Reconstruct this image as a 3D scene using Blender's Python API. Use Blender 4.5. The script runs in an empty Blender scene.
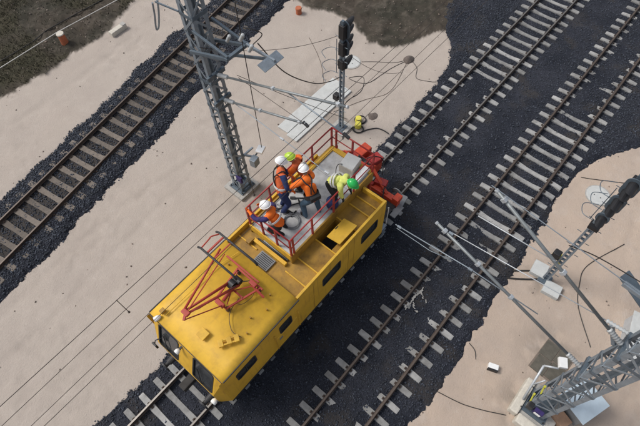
import bpy, bmesh, math, random
import numpy as np
from mathutils import Vector, Matrix, noise as mnoise
R = math.radians
random.seed(7)
rng = np.random.default_rng(7)
S = bpy.context.scene
C = S.collection
# ------------------------------------------------------------------ camera, sky, sun, exposure
cd = bpy.data.cameras.new('camera'); cam = bpy.data.objects.new('camera', cd); C.objects.link(cam)
cd.sensor_width = 36; cd.lens = 28.02; cd.clip_start = .1; cd.clip_end = 2000
fw = Vector((0.37163434, 0.34319439, -0.86261552)); rt = Vector((0.64800867, -0.7612643, -0.02369463)); up = Vector((0.66481026, 0.55017659, 0.50530489))
m3 = Matrix((rt, up, -fw)).transposed()
cam.matrix_world = Matrix.Translation((0, 0, 17.68)) @ m3.to_4x4()
S.camera = cam
W = bpy.data.worlds.new('World'); S.world = W; W.use_nodes = True
wn = W.node_tree; bg = wn.nodes['Background']
SUN_AZ, SUN_EL = R(118), R(52)          # direction the light comes from, measured from +X towards +Y
sky = wn.nodes.new('ShaderNodeTexSky'); sky.sky_type = 'NISHITA'; sky.sun_disc = False
sky.sun_elevation = SUN_EL; sky.sun_rotation = R(90) - SUN_AZ; sky.dust_density = 4.0; sky.air_density = 1.0
hs = wn.nodes.new('ShaderNodeHueSaturation'); hs.inputs['Saturation'].default_value = .42
wn.links.new(sky.outputs[0], hs.inputs['Color']); wn.links.new(hs.outputs[0], bg.inputs['Color'])
bg.inputs['Strength'].default_value = .10
sl = bpy.data.lights.new('sun', 'SUN'); sl.energy = 1.25; sl.angle = R(16); sl.color = (1, .95, .88)
sun = bpy.data.objects.new('sun', sl); C.objects.link(sun)
sd = Vector((math.cos(SUN_AZ) * math.cos(SUN_EL), math.sin(SUN_AZ) * math.cos(SUN_EL), math.sin(SUN_EL)))
sun.rotation_euler = sd.to_track_quat('Z', 'Y').to_euler(); sun.location = sd * 60
S.view_settings.view_transform = 'Standard'; S.view_settings.look = 'None'
S.view_settings.exposure = 0.6; S.view_settings.gamma = 1
# ------------------------------------------------------------------ materials
MT = {}
def mat(name, col, rough=.7, metal=0., var=.15, vs=6., bump=0., bs=40., dirt=None, dirt_amt=.0, dirt_s=2.5, island=0., streak=None):
    m = bpy.data.materials.new(name); m.use_nodes = True; nt = m.node_tree; n = nt.nodes; L = nt.links
    p = n['Principled BSDF']; p.inputs['Roughness'].default_value = rough; p.inputs['Metallic'].default_value = metal
    tc = n.new('ShaderNodeTexCoord')
    nz = n.new('ShaderNodeTexNoise'); nz.inputs['Scale'].default_value = vs; nz.inputs['Detail'].default_value = 6; nz.inputs['Roughness'].default_value = .65
    L.new(tc.outputs['Object'], nz.inputs['Vector'])
    mp = n.new('ShaderNodeMapRange'); mp.inputs['From Min'].default_value = .3; mp.inputs['From Max'].default_value = .7
    mp.inputs['To Min'].default_value = 1 - var; mp.inputs['To Max'].default_value = 1 + var
    L.new(nz.outputs['Fac'], mp.inputs['Value'])
    mx = n.new('ShaderNodeVectorMath'); mx.operation = 'SCALE'; mx.inputs[0].default_value = col[:3]
    L.new(mp.outputs[0], mx.inputs['Scale']); out = mx.outputs[0]
    if island:
        g = n.new('ShaderNodeNewGeometry'); q = n.new('ShaderNodeMapRange'); q.inputs['To Min'].default_value = 1 - island; q.inputs['To Max'].default_value = 1 + island
        L.new(g.outputs['Random Per Island'], q.inputs['Value'])
        v2 = n.new('ShaderNodeVectorMath'); v2.operation = 'SCALE'; L.new(out, v2.inputs[0]); L.new(q.outputs[0], v2.inputs['Scale']); out = v2.outputs[0]
    if dirt is not None:
        dz = n.new('ShaderNodeTexNoise'); dz.inputs['Scale'].default_value = dirt_s; dz.inputs['Detail'].default_value = 8; dz.inputs['Roughness'].default_value = .7
        L.new(tc.outputs['Object'], dz.inputs['Vector'])
        dr = n.new('ShaderNodeMapRange'); dr.inputs['From Min'].default_value = .48; dr.inputs['From Max'].default_value = .72; dr.inputs['To Max'].default_value = dirt_amt
        L.new(dz.outputs['Fac'], dr.inputs['Value'])
        mm = n.new('ShaderNodeMix'); mm.data_type = 'RGBA'; mm.inputs[7].default_value = (*dirt[:3], 1)
        L.new(dr.outputs[0], mm.inputs[0]); L.new(out, mm.inputs[6]); out = mm.outputs[2]
    if streak is not None:      # run-off streaks and dust that follow the height of the wall
        mpg = n.new('ShaderNodeMapping'); mpg.inputs['Scale'].default_value = (9, 9, .55); L.new(tc.outputs['Object'], mpg.inputs['Vector'])
        sz = n.new('ShaderNodeTexNoise'); sz.inputs['Scale'].default_value = 1.; sz.inputs['Detail'].default_value = 5; L.new(mpg.outputs[0], sz.inputs['Vector'])
        sr = n.new('ShaderNodeMapRange'); sr.inputs['From Min'].default_value = .56; sr.inputs['From Max'].default_value = .74; sr.inputs['To Max'].default_value = .5; L.new(sz.outputs['Fac'], sr.inputs['Value'])
        sm = n.new('ShaderNodeMix'); sm.data_type = 'RGBA'; sm.inputs[7].default_value = (*streak, 1); L.new(sr.outputs[0], sm.inputs[0]); L.new(out, sm.inputs[6]); out = sm.outputs[2]
    L.new(out, p.inputs['Base Color'])
    if bump:
        bn = n.new('ShaderNodeTexNoise'); bn.inputs['Scale'].default_value = bs; bn.inputs['Detail'].default_value = 4
        L.new(tc.outputs['Object'], bn.inputs['Vector'])
        b = n.new('ShaderNodeBump'); b.inputs['Strength'].default_value = bump; b.inputs['Distance'].default_value = .02
        L.new(bn.outputs['Fac'], b.inputs['Height']); L.new(b.outputs[0], p.inputs['Normal'])
    MT[name] = m; return m
mat('yellow', (.61, .358, .030), .58, var=.08, vs=1.5, dirt=(.30, .15, .02), dirt_amt=.38, dirt_s=1.8, bump=.05, bs=7, streak=(.26, .12, .03))
mat('yellow_roof', (.62, .372, .032), .60, var=.10, vs=2.2, dirt=(.32, .17, .03), dirt_amt=.50, dirt_s=2.4, bump=.05, bs=6)
mat('yellow_shaded', (.34, .19, .024), .6, var=.2, vs=3, dirt=(.10, .055, .02), dirt_amt=.7, dirt_s=2.2)  # darker copy of the car yellow, platform shade put into the colour
mat('red', (.31, .024, .022), .5, var=.2, dirt=(.09, .02, .015), dirt_amt=.5, dirt_s=5)
mat('red_bright', (.50, .055, .02), .5, var=.2, dirt=(.12, .03, .02), dirt_amt=.55, dirt_s=4)
mat('pant_red', (.38, .045, .028), .55, var=.2, dirt=(.09, .03, .03), dirt_amt=.5, dirt_s=6)
mat('black', (.012, .012, .014), .5, var=.2)
mat('rubber', (.016, .016, .018), .75, var=.25)
mat('glass', (.042, .045, .048), .1, var=.35, vs=3)
mat('galv', (.23, .27, .31), .5, .35, var=.14, vs=9, dirt=(.14, .16, .18), dirt_amt=.6, dirt_s=4)
mat('galv_dark', (.10, .13, .16), .5, .3, var=.16, vs=9, dirt=(.06, .08, .10), dirt_amt=.6, dirt_s=4)
mat('galv_light', (.46, .49, .52), .45, .3, var=.12, vs=9)
mat('tube', (.20, .22, .23), .5, .4, var=.14, vs=7)
mat('insulator', (.42, .44, .45), .35, var=.1)
mat('insulator_brown', (.10, .05, .035), .3, var=.15)
mat('concrete', (.36, .35, .33), .9, var=.16, vs=14, bump=.25, bs=60, dirt=(.16, .16, .16), dirt_amt=.45, dirt_s=6)
mat('concrete_pale', (.52, .49, .43), .9, var=.12, vs=10, bump=.2, bs=50, dirt=(.30, .27, .22), dirt_amt=.5, dirt_s=4)
mat('slab_white', (.46, .475, .47), .75, var=.1, vs=5, dirt=(.38, .37, .35), dirt_amt=.5, dirt_s=3)
mat('panel_blue', (.46, .55, .62), .5, var=.08, vs=4)
mat('sleeper', (.30, .30, .295), .9, var=.18, vs=3, bump=.25, bs=60, dirt=(.11, .105, .10), dirt_amt=.65, dirt_s=2.2)
mat('sleeper_old', (.155, .132, .112), .9, var=.25, vs=12, bump=.25, bs=60, dirt=(.07, .06, .055), dirt_amt=.7, dirt_s=6)
mat('rail_rust', (.060, .042, .033), .75, .2, var=.3, vs=10)
mat('rail_top', (.20, .185, .17), .38, .6, var=.15, vs=10)
mat('rail_top_dull', (.10, .078, .065), .5, .4, var=.2, vs=10)
mat('platform_floor', (.47, .475, .475), .8, var=.14, vs=4, dirt=(.22, .21, .20), dirt_amt=.6, dirt_s=3, bump=.1)
mat('white_paint', (.72, .73, .73), .5, var=.06)
mat('grey_paint', (.20, .21, .22), .6, var=.12)
mat('dark_steel', (.035, .036, .04), .6, .3, var=.25)
mat('underframe', (.028, .027, .027), .8, var=.3)
mat('brick_orange', (.40, .12, .055), .8, var=.2, vs=20)
mat('tool_yellow', (.62, .56, .08), .5, var=.1)
mat('clamp_yellow', (.46, .45, .05), .5, var=.1)
mat('cable', (.022, .020, .019), .6, var=.2)
mat('cable_brown', (.075, .055, .042), .7, var=.2)
mat('wire', (.060, .050, .045), .5, .4, var=.2)
mat('white_rope', (.58, .57, .54), .8, var=.1)
mat('skin', (.42, .24, .165), .6, var=.06)
mat('orange_cloth', (.80, .155, .012), .8, var=.14, vs=14, bump=.35, bs=25)
mat('orange_dull', (.58, .11, .03), .8, var=.2, vs=14, bump=.35, bs=25)
mat('navy_cloth', (.016, .030, .105), .85, var=.25, vs=12, bump=.35, bs=25)
mat('purple_cloth', (.028, .018, .10), .85, var=.25, vs=12, bump=.35, bs=25)
mat('jeans', (.045, .085, .13), .85, var=.3, vs=12, bump=.35, bs=25)
mat('black_cloth', (.014, .015, .017), .85, var=.3, vs=12, bump=.35, bs=25)
mat('lime_cloth', (.62, .66, .16), .8, var=.14, vs=14, bump=.35, bs=25)
mat('reflective', (.55, .56, .55), .4, var=.1)
mat('helmet_white', (.78, .79, .80), .3, var=.03)
mat('helmet_green', (.02, .42, .085), .3, var=.05)
mat('helmet_lime', (.42, .62, .06), .35, var=.1)
mat('boot', (.014, .013, .012), .6, var=.2)
mat('stone', (.039, .046, .062), .85, var=.25, vs=25, island=.62)
mat('clod', (.19, .155, .13), .95, var=.25, vs=15, island=.4)
mat('dirt_mound', (.105, .085, .075), .95, var=.3, vs=10, bump=.4, bs=30)
mat('pit', (.095, .088, .072), .9, var=.25, vs=5, bump=.3, bs=30)
mat('wood', (.24, .15, .10), .8, var=.2)
mat('grass', (.058, .052, .030), .9, var=.3, vs=3, island=.5)
# ------------------------------------------------------------------ mesh helpers
OFF = {}
def props(o, label=None, cat=None, group=None, kind=None):
    if label: o['label'] = label
    if cat: o['category'] = cat
    if group: o['group'] = group
    if kind: o['kind'] = kind
    return o
def thing(name, loc, label, cat, group=None):
    o = bpy.data.objects.new(name, None); C.objects.link(o); o.location = loc; o.empty_display_size = .2
    OFF[o.as_pointer()] = Vector(loc)
    return props(o, label, cat, group)
def link(name, me, parent=None):
    o = bpy.data.objects.new(name, me); C.objects.link(o)
    if parent is not None:
        o.parent = parent; OFF[o.as_pointer()] = OFF.get(parent.as_pointer(), Vector((0, 0, 0)))
    return o
class MB:
    def __init__(s): s.v = []; s.f = []; s.m = []; s.mi = 0
    def add(s, vs, fs):
        k = len(s.v); s.v += [Vector(v) for v in vs]; s.f += [[i + k for i in f] for f in fs]; s.m += [s.mi] * len(fs); return s
    def hexa(s, a, b):      # two quads (bottom loop, top loop)
        return s.add(list(a) + list(b), [(3, 2, 1, 0), (4, 5, 6, 7), (0, 1, 5, 4), (1, 2, 6, 5), (2, 3, 7, 6), (3, 0, 4, 7)])
    def box(s, x0, x1, y0, y1, z0, z1):
        return s.hexa([(x0, y0, z0), (x1, y0, z0), (x1, y1, z0), (x0, y1, z0)], [(x0, y0, z1), (x1, y0, z1), (x1, y1, z1), (x0, y1, z1)])
    def rbox(s, c, size, rz=0, ry=0, rx=0):
        M = Matrix.Translation(c) @ Matrix.Rotation(rz, 4, 'Z') @ Matrix.Rotation(ry, 4, 'Y') @ Matrix.Rotation(rx, 4, 'X')
        a, b, d = [q / 2 for q in size]
        P = [M @ Vector(q) for q in [(-a, -b, -d), (a, -b, -d), (a, b, -d), (-a, b, -d), (-a, -b, d), (a, -b, d), (a, b, d), (-a, b, d)]]
        return s.hexa(P[:4], P[4:])
    def bar(s, p, q, w, h=None, upv=(0, 0, 1)):
        p = Vector(p); q = Vector(q); h = h or w; d = (q - p).normalized(); u = Vector(upv)
        if abs(d.dot(u)) > .98: u = Vector((1, 0, 0))
        a = d.cross(u).normalized() * w / 2; b = a.cross(d).normalized() * h / 2
        return s.hexa([p - a - b, p + a - b, p + a + b, p - a + b][::-1], [q - a - b, q + a - b, q + a + b, q - a + b][::-1])
    def tube(s, pts, r, n=8, caps=True):
        pts = [Vector(p) for p in pts]; k = len(pts); rr = r if isinstance(r, (list, tuple)) else [r] * k
        vs = []; ref = None
        for i, p in enumerate(pts):
            d = (pts[min(i + 1, k - 1)] - pts[max(i - 1, 0)]).normalized()
            if ref is None:
                ref = Vector((0, 0, 1)) if abs(d.z) < .9 else Vector((1, 0, 0))
            a = (ref - d * ref.dot(d)).normalized(); b = d.cross(a); ref = a
            for j in range(n):
                t = 2 * math.pi * j / n; vs.append(p + (a * math.cos(t) + b * math.sin(t)) * rr[i])
        fs = [(i * n + j, i * n + (j + 1) % n, (i + 1) * n + (j + 1) % n, (i + 1) * n + j) for i in range(k - 1) for j in range(n)]
        if caps: fs += [tuple(range(n))[::-1], tuple((k - 1) * n + j for j in range(n))]
        return s.add(vs, fs)
    def ring(s, c, r, t, nrm=(0, 0, 1), n=28, m=6):
        nrm = Vector(nrm).normalized(); a = nrm.orthogonal().normalized(); b = nrm.cross(a); c = Vector(c); vs = []
        for i in range(n):
            th = 2 * math.pi * i / n; e = a * math.cos(th) + b * math.sin(th)
            for j in range(m):
                ph = 2 * math.pi * j / m; vs.append(c + e * (r + t * math.cos(ph)) + nrm * t * math.sin(ph))
        return s.add(vs, [(i * m + j, ((i + 1) % n) * m + j, ((i + 1) % n) * m + (j + 1) % m, i * m + (j + 1) % m) for i in range(n) for j in range(m)])
    def prism(s, poly, z0, z1):
        k = len(poly)
        return s.add([(x, y, z0) for x, y in poly] + [(x, y, z1) for x, y in poly], [tuple(range(k))[::-1], tuple(range(k, 2 * k))] + [(i, (i + 1) % k, k + (i + 1) % k, k + i) for i in range(k)])
    def sheet(s, poly3, nrm, t):   # polygon with thickness
        n = Vector(nrm).normalized() * t; k = len(poly3); P = [Vector(p) for p in poly3]
        return s.add(P + [p + n for p in P], [tuple(range(k))[::-1], tuple(range(k, 2 * k))] + [(i, (i + 1) % k, k + (i + 1) % k, k + i) for i in range(k)])
    def build(s, name, mats, parent=None, bevel=0., smooth=False, recalc=True):
        off = OFF.get(parent.as_pointer(), Vector((0, 0, 0))) if parent is not None else Vector((0, 0, 0))
        me = bpy.data.meshes.new(name); me.from_pydata([v - off for v in s.v], [], s.f)
        if not isinstance(mats, (list, tuple)): mats = [mats]
        for q in mats: me.materials.append(MT[q])
        me.polygons.foreach_set('material_index', s.m)
        bm = bmesh.new(); bm.from_mesh(me)
        if recalc: bmesh.ops.recalc_face_normals(bm, faces=bm.faces)
        if bevel:
            es = [e for e in bm.edges if len(e.link_faces) == 2 and e.calc_face_angle(0) > .5]
            bmesh.ops.bevel(bm, geom=es, offset=bevel, segments=2, affect='EDGES', clamp_overlap=True, profile=.6)
        bm.to_mesh(me); bm.free()
        if smooth:
            me.polygons.foreach_set('use_smooth', [True] * len(me.polygons))
        return link(name, me, parent)
def solo(mb, name, mats, loc, label, cat, group=None, **k):   # a thing that is one mesh, origin at its base
    loc = Vector(loc)
    for i, v in enumerate(mb.v): mb.v[i] = v - loc
    o = mb.build(name, mats, None, **k); o.location = loc
    return props(o, label, cat, group)
def part_bar(parent, name, m, p, q, w, h=None, bevel=0): return MB().bar(p, q, w, h).build(name, m, parent, bevel)
def part_tube(parent, name, m, pts, r, n=8): return MB().tube(pts, r, n).build(name, m, parent, smooth=n > 6)
def cat_rom(P, k=8):
    P = [Vector(p) for p in P]; Q = [P[0] * 2 - P[1]] + P + [P[-1] * 2 - P[-2]]; out = []
    for i in range(1, len(Q) - 2):
        a, b, c, d = Q[i - 1:i + 3]
        for j in range(k):
            t = j / k
            out.append(.5 * ((2 * b) + (c - a) * t + (2 * a - 5 * b + 4 * c - d) * t * t + (3 * b - a - 3 * c + d) * t ** 3))
    return out + [P[-1]]
def sag(p, q, s, n=14):
    p = Vector(p); q = Vector(q)
    return [p.lerp(q, i / n) - Vector((0, 0, s * 4 * (i / n) * (1 - i / n))) for i in range(n + 1)]
# ------------------------------------------------------------------ numpy noise
def vnoise(x, y, seed=0):
    xi = np.floor(x).astype(np.int64); yi = np.floor(y).astype(np.int64); fx = x - xi; fy = y - yi
    fx = fx * fx * (3 - 2 * fx); fy = fy * fy * (3 - 2 * fy)
    def h(a, b):
        n = (a * 374761393 + b * 668265263 + seed * 1442695041) & 0xffffffff
        n = ((n ^ (n >> 13)) * 1274126177) & 0xffffffff
        return ((n ^ (n >> 16)) & 0xffff) / 65535.
    return (h(xi, yi) * (1 - fx) + h(xi + 1, yi) * fx) * (1 - fy) + (h(xi, yi + 1) * (1 - fx) + h(xi + 1, yi + 1) * fx) * fy
def fbm(x, y, s, o=4, seed=0):
    t = 0; a = 1; tot = 0
    for i in range(o):
        t = t + a * vnoise(x * s, y * s, seed + i * 17); tot += a; a *= .5; s *= 2.03
    return t / tot
def sstep(a, b, x):
    t = np.clip((x - a) / (b - a), 0, 1); return t * t * (3 - 2 * t)
def grid_mesh(name, xs, ys, Z, attrs, material):
    nx, ny = len(xs), len(ys); X, Y = np.meshgrid(xs, ys, indexing='ij')
    co = np.stack([X, Y, Z], -1).reshape(-1, 3).astype(np.float32)
    idx = np.arange(nx * ny).reshape(nx, ny)
    q = np.stack([idx[:-1, :-1], idx[1:, :-1], idx[1:, 1:], idx[:-1, 1:]], -1).reshape(-1, 4).astype(np.int32)
    me = bpy.data.meshes.new(name); me.vertices.add(len(co)); me.vertices.foreach_set('co', co.ravel())
    me.loops.add(q.size); me.loops.foreach_set('vertex_index', q.ravel())
    me.polygons.add(len(q)); me.polygons.foreach_set('loop_start', np.arange(0, q.size, 4, dtype=np.int32)); me.polygons.foreach_set('loop_total', np.full(len(q), 4, np.int32))
    me.update(calc_edges=True); me.polygons.foreach_set('use_smooth', np.ones(len(q), bool))
    for k, a in attrs.items():
        at = me.attributes.new(k, 'FLOAT', 'POINT'); at.data.foreach_set('value', a.astype(np.float32).ravel())
    me.materials.append(material)
    return me
# ------------------------------------------------------------------ layout constants (metres; rail heads at z = 0, sand at -0.35)
YB, YC = 5.83, 1.40
GA, AX, AY = R(10.0), 6.0, 17.52      # the left track runs 10 degrees off the other two
ZS = -.35
def a_local(x, y):
    dx, dy = x - AX, y - AY; c, s = math.cos(GA), math.sin(GA)
    return dx * c + dy * s, -dx * s + dy * c
LX = [-30, -10, -3.3, -1.6, 5, 12, 14.5, 17, 18.6, 19.6, 20.4, 22, 26, 40, 60]; LYv = [7.7, 7.65, 7.55, 7.5, 7.42, 7.38, 7.42, 7.6, 7.85, 8.35, 9.2, 10.2, 11, 12, 12]
RX = [-30, -10, 3.4, 6.3, 9.5, 12, 14.5, 16.6, 18, 19.5, 22, 26, 40, 60]; RYv = [-.7, -.6, -.46, -.56, -.36, -.25, -.16, -.22, -.75, -1.6, -2.6, -3.6, -5.5, -6]
# ------------------------------------------------------------------ ground sheet
def axis(a, b, st, far): return np.concatenate([[-far, -far * .4, a - 40, a - 12, a - 4, a - 1.2], np.arange(a, b, st), [b + 1.2, b + 4, b + 12, b + 40, far * .4, far]])
gx = axis(-9, 31, .11, 600.); gy = axis(-9, 33, .11, 600.)
X, Y = np.meshgrid(gx, gy, indexing='ij')
n1 = fbm(X, Y, .5, 4, 1); n2 = fbm(X, Y, 2.2, 4, 5); n3 = fbm(X, Y, 7., 2, 9)
edge_n = (n2 - .5) * 1.1 + (n1 - .5) * 1.2 + (n3 - .5) * .4
# rough ground beyond the sand: far left strip, and the dark patch beyond the signal
yl = np.interp(X, [-40, 2.5, 6, 9.3, 11.7, 16, 40], [23.5, 23.45, 23.5, 23.4, 24.4, 27, 40])
mudL = sstep(-.06, .14, Y - yl + edge_n * .65)
xb = np.interp(Y, [-5, 7.2, 8.2, 8.9, 9.6, 10.3, 11, 12, 13.7, 15, 16.6, 17.6, 18.4, 22, 30], [60, 21.5, 20.3, 20.8, 20.2, 18.2, 17.3, 17.2, 17.9, 17.7, 17.3, 17.8, 19, 23, 26])
mudR = sstep(-.06, .16, X - xb + edge_n * .8) * sstep(7., 7.6, Y)
mud = np.maximum(mudL, mudR)
warm = sstep(7.2, -.5, Y) * .9 + (n1 - .5) * .25
rut = np.zeros_like(X)
for (x0, y0, x1, y1, w) in [(-6, 12.3, 22, 12.6, .16), (-6, 13.6, 20, 13.3, .16), (-5, 21.6, 14, 22.4, .2), (7, -4.5, 20, -2.6, .16), (6, -5.8, 20, -4.0, .16)]:
    t = (X - x0) / (x1 - x0); yy = y0 + (y1 - y0) * t + .35 * np.sin(X * .35 + y0); rut = np.maximum(rut, np.exp(-((Y - yy) / w) ** 2) * ((t > 0) & (t < 1)))
foot = (fbm(X, Y, 3.3, 2, 31) > .66) * sstep(.45, .6, fbm(X, Y, .35, 2, 44))
Z = ZS + (n1 - .5) * .07 + (n2 - .5) * .03 + (n3 - .5) * .012 - rut * .018 - foot * .014 + mud * ((n2 - .5) * .22 + (n3 - .5) * .10 + .02)
# ground stays a little below the ballast beds
yL = np.interp(X, LX, LYv); yR = np.interp(X, RX, RYv)
inBC = sstep(.0, .5, yL - Y) * sstep(.0, .5, Y - yR)
LXa, LYa = a_local(X, Y); inA = sstep(.0, .45, 1.86 - np.abs(LYa))
Z = Z - np.maximum(inBC, inA) * .16
far = sstep(50, 120, np.hypot(X, Y)); Z = Z * (1 - far) + (ZS - .1) * far; mud = np.maximum(mud, sstep(36, 60, np.hypot(X - 10, Y - 8)))
spots = np.zeros_like(X)
for (cx, cy, r) in [(6.6, 10.4, 1.1), (8.6, -3.0, 1.0), (11, -1.4, .8), (12.2, 9.3, .7), (6.3, -3.0, .9), (12.5, 11, 1.4)]:
    spots = np.maximum(spots, np.exp(-((X - cx) ** 2 + (Y - cy) ** 2) / r ** 2) * sstep(.35, .65, n2))
spots = np.clip(spots + rut * .16 * sstep(.35, .7, n2) + foot * .1, 0, 1)
def ground_mat():
    m = bpy.data.materials.new('sand_ground'); m.use_nodes = True; nt = m.node_tree; n = nt.nodes; L = nt.links; p = n['Principled BSDF']
    p.inputs['Roughness'].default_value = .95; p.inputs['Specular IOR Level'].default_value = .15
    tc = n.new('ShaderNodeTexCoord')
    def att(k): a = n.new('ShaderNodeAttribute'); a.attribute_name = k; return a.outputs['Fac']
    def nz(s, d=6, r=.6):
        t = n.new('ShaderNodeTexNoise'); t.inputs['Scale'].default_value = s; t.inputs['Detail'].default_value = d; t.inputs['Roughness'].default_value = r; L.new(tc.outputs['Object'], t.inputs['Vector']); return t.outputs['Fac']
    def rng_(v, a, b, c, d): q = n.new('ShaderNodeMapRange'); q.inputs['From Min'].default_value = a; q.inputs['From Max'].default_value = b; q.inputs['To Min'].default_value = c; q.inputs['To Max'].default_value = d; L.new(v, q.inputs['Value']); return q.outputs[0]
    def mix(f, a, b):
        q = n.new('ShaderNodeMix'); q.data_type = 'RGBA'
        L.new(f, q.inputs[0])
        for i, c in ((6, a), (7, b)):
            if isinstance(c, tuple): q.inputs[i].default_value = (*c, 1)
            else: L.new(c, q.inputs[i])
        return q.outputs[2]
    s = mix(att('warm'), (.398, .350, .310), (.448, .360, .292))
    s = mix(rng_(nz(.55), .4, .68, 0, .38), s, (.33, .285, .255))
    s = mix(rng_(nz(1.7, 8, .7), .52, .75, 0, .5), s, (.47, .415, .375))
    s = mix(rng_(nz(14, 4), .58, .75, 0, .35), s, (.27, .23, .20))
    s = mix(rng_(att('spots'), 0, 1, 0, .75), s, (.17, .15, .13))
    md = mix(rng_(nz(.45), .42, .6, 0, 1), (.062, .052, .042), (.040, .038, .030))
    md = mix(rng_(nz(1.3, 8, .7), .5, .7, 0, .8), md, (.125, .108, .090))
    md = mix(rng_(nz(4, 6), .56, .72, 0, .6), md, (.030, .026, .021))
    md = mix(rng_(att('green'), 0, 1, 0, .6), md, (.048, .046, .028))
    c = mix(att('mud'), s, md)
    L.new(c, p.inputs['Base Color'])
    b = n.new('ShaderNodeBump'); b.inputs['Strength'].default_value = .8; b.inputs['Distance'].default_value = .03
    L.new(nz(18, 6, .7), b.inputs['Height']); L.new(b.outputs[0], p.inputs['Normal'])
    return m
green = mudL * sstep(.40, .62, fbm(X, Y, .4, 3, 77))
g = link('ground', grid_mesh('ground', gx, gy, Z, dict(mud=mud, warm=warm, spots=spots, green=green), ground_mat())); props(g, kind='structure')
def ground_z(x, y):
    i = np.clip(np.searchsorted(gx, x), 1, len(gx) - 1); j = np.clip(np.searchsorted(gy, y), 1, len(gy) - 1); return float(max(Z[i, j], Z[i - 1, j - 1]))
# ------------------------------------------------------------------ ballast beds
def ballast_mat():
    m = bpy.data.materials.new('ballast'); m.use_nodes = True; nt = m.node_tree; n = nt.nodes; L = nt.links; p = n['Principled BSDF']
    p.inputs['Roughness'].default_value = .9; p.inputs['Specular IOR Level'].default_value = .25
    tc = n.new('ShaderNodeTexCoord')
    v = n.new('ShaderNodeTexVoronoi'); v.inputs['Scale'].default_value = 40; L.new(tc.outputs['Object'], v.inputs['Vector'])
    a = n.new('ShaderNodeTexNoise'); a.inputs['Scale'].default_value = .7; a.inputs['Detail'].default_value = 7; L.new(tc.outputs['Object'], a.inputs['Vector'])
    r1 = n.new('ShaderNodeSeparateColor'); L.new(v.outputs['Color'], r1.inputs[0])
    q = n.new('ShaderNodeMapRange'); q.inputs['To Min'].default_value = .55; q.inputs['To Max'].default_value = 1.5; L.new(r1.outputs[0], q.inputs['Value'])
    mx = n.new('ShaderNodeMix'); mx.data_type = 'RGBA'; mx.inputs[6].default_value = (.015, .018, .027, 1); mx.inputs[7].default_value = (.031, .034, .046, 1)
    q2 = n.new('ShaderNodeMapRange'); q2.inputs['From Min'].default_value = .35; q2.inputs['From Max'].default_value = .65; L.new(a.outputs['Fac'], q2.inputs['Value']); L.new(q2.outputs[0], mx.inputs[0])
    sc = n.new('ShaderNodeVectorMath'); sc.operation = 'SCALE'; L.new(mx.outputs[2], sc.inputs[0]); L.new(q.outputs[0], sc.inputs['Scale'])
    # brown dust where trains have spread it
    at = n.new('ShaderNodeAttribute'); at.attribute_name = 'dust'
    mm = n.new('ShaderNodeMix'); mm.data_type = 'RGBA'; L.new(at.outputs['Fac'], mm.inputs[0]); L.new(sc.outputs[0], mm.inputs[6]); mm.inputs[7].default_value = (.055, .048, .042, 1)
    L.new(mm.outputs[2], p.inputs['Base Color'])
    b = n.new('ShaderNodeBump'); b.inputs['Strength'].default_value = .8; b.inputs['Distance'].default_value = .03
    L.new(v.outputs['Distance'], b.inputs['Height']); L.new(b.outputs[0], p.inputs['Normal'])
    return m
MT['ballast'] = ballast_mat()
for nm in ('sleeper', 'sleeper_old'):
    nt = MT[nm].node_tree; oi = nt.nodes.new('ShaderNodeObjectInfo'); q = nt.nodes.new('ShaderNodeMapRange'); q.inputs['To Min'].default_value = .68; q.inputs['To Max'].default_value = 1.12
    nt.links.new(oi.outputs['Random'], q.inputs['Value']); bs = nt.nodes['Principled BSDF'].inputs['Base Color']; src = bs.links[0].from_socket
    vm = nt.nodes.new('ShaderNodeVectorMath'); vm.operation = 'SCALE'; nt.links.new(src, vm.inputs[0]); nt.links.new(q.outputs[0], vm.inputs['Scale']); nt.links.new(vm.outputs[0], bs)
    va = nt.nodes.new('ShaderNodeVectorMath'); va.operation = 'MULTIPLY_ADD'; cx = nt.nodes.new('ShaderNodeTexCoord'); va.inputs[1].default_value = (1, 1, 1)
    sc = nt.nodes.new('ShaderNodeMath'); sc.operation = 'MULTIPLY'; sc.inputs[1].default_value = 40.; nt.links.new(oi.outputs['Random'], sc.inputs[0])
    nt.links.new(cx.outputs['Object'], va.inputs[0]); nt.links.new(sc.outputs[0], va.inputs[2])
    for nd in nt.nodes:
        if nd.bl_idname == 'ShaderNodeTexNoise': nt.links.new(va.outputs[0], nd.inputs['Vector'])
PITCH = .645
def gauge_profile(dy, buried, outer_low=.0, n=None):
    """height of the ballast around one track; dy = distance from its centre line"""
    a = np.abs(dy); open_h = -.245; bur_h = -.172
    inner = open_h + (bur_h - open_h) * buried
    # ballast pulled away from the rail foot, so the sleeper shows there
    near_rail = np.exp(-((a - .795) / .20) ** 2)
    inner = inner - near_rail * .045 * buried
    outer = -.225 - outer_low
    return np.where(a < .795, inner, outer)
# beds of the two right tracks
bx = np.arange(-12, 40, .075); by = np.arange(-7, 13, .075)
BX, BY = np.meshgrid(bx, by, indexing='ij')
m1 = fbm(BX, BY, 1.1, 3, 61); m2 = fbm(BX, BY, 6., 3, 71)
burB = np.clip(sstep(.3, 1.2, BX) * sstep(18.9, 18.2, BX + (m1 - .5) * 1.5) + (m1 - .5) * .5 * sstep(0, 2, BX) * sstep(20, 18, BX), 0, 1.15)
burC = np.clip(np.maximum(sstep(11.8, 10.6, BX + (m1 - .5) * 3), sstep(18.2, 19.2, BX + (m1 - .5) * 2)) * (.72 + (m1 - .4) * 1.2), 0, 1.15)
hB = gauge_profile(BY - YB, burB); hC = gauge_profile(BY - YC, burC)
wB = sstep(2.1, 1.5, np.abs(BY - YB)); wC = sstep(2.1, 1.5, np.abs(BY - YC))
H = -.215 * (1 - wB) * (1 - wC) + hB * wB + hC * wC * (1 - wB)
eN = (m1 - .5) * .35 + (m2 - .5) * .22
bL = np.interp(BX, LX, LYv); bR = np.interp(BX, RX, RYv)
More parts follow.
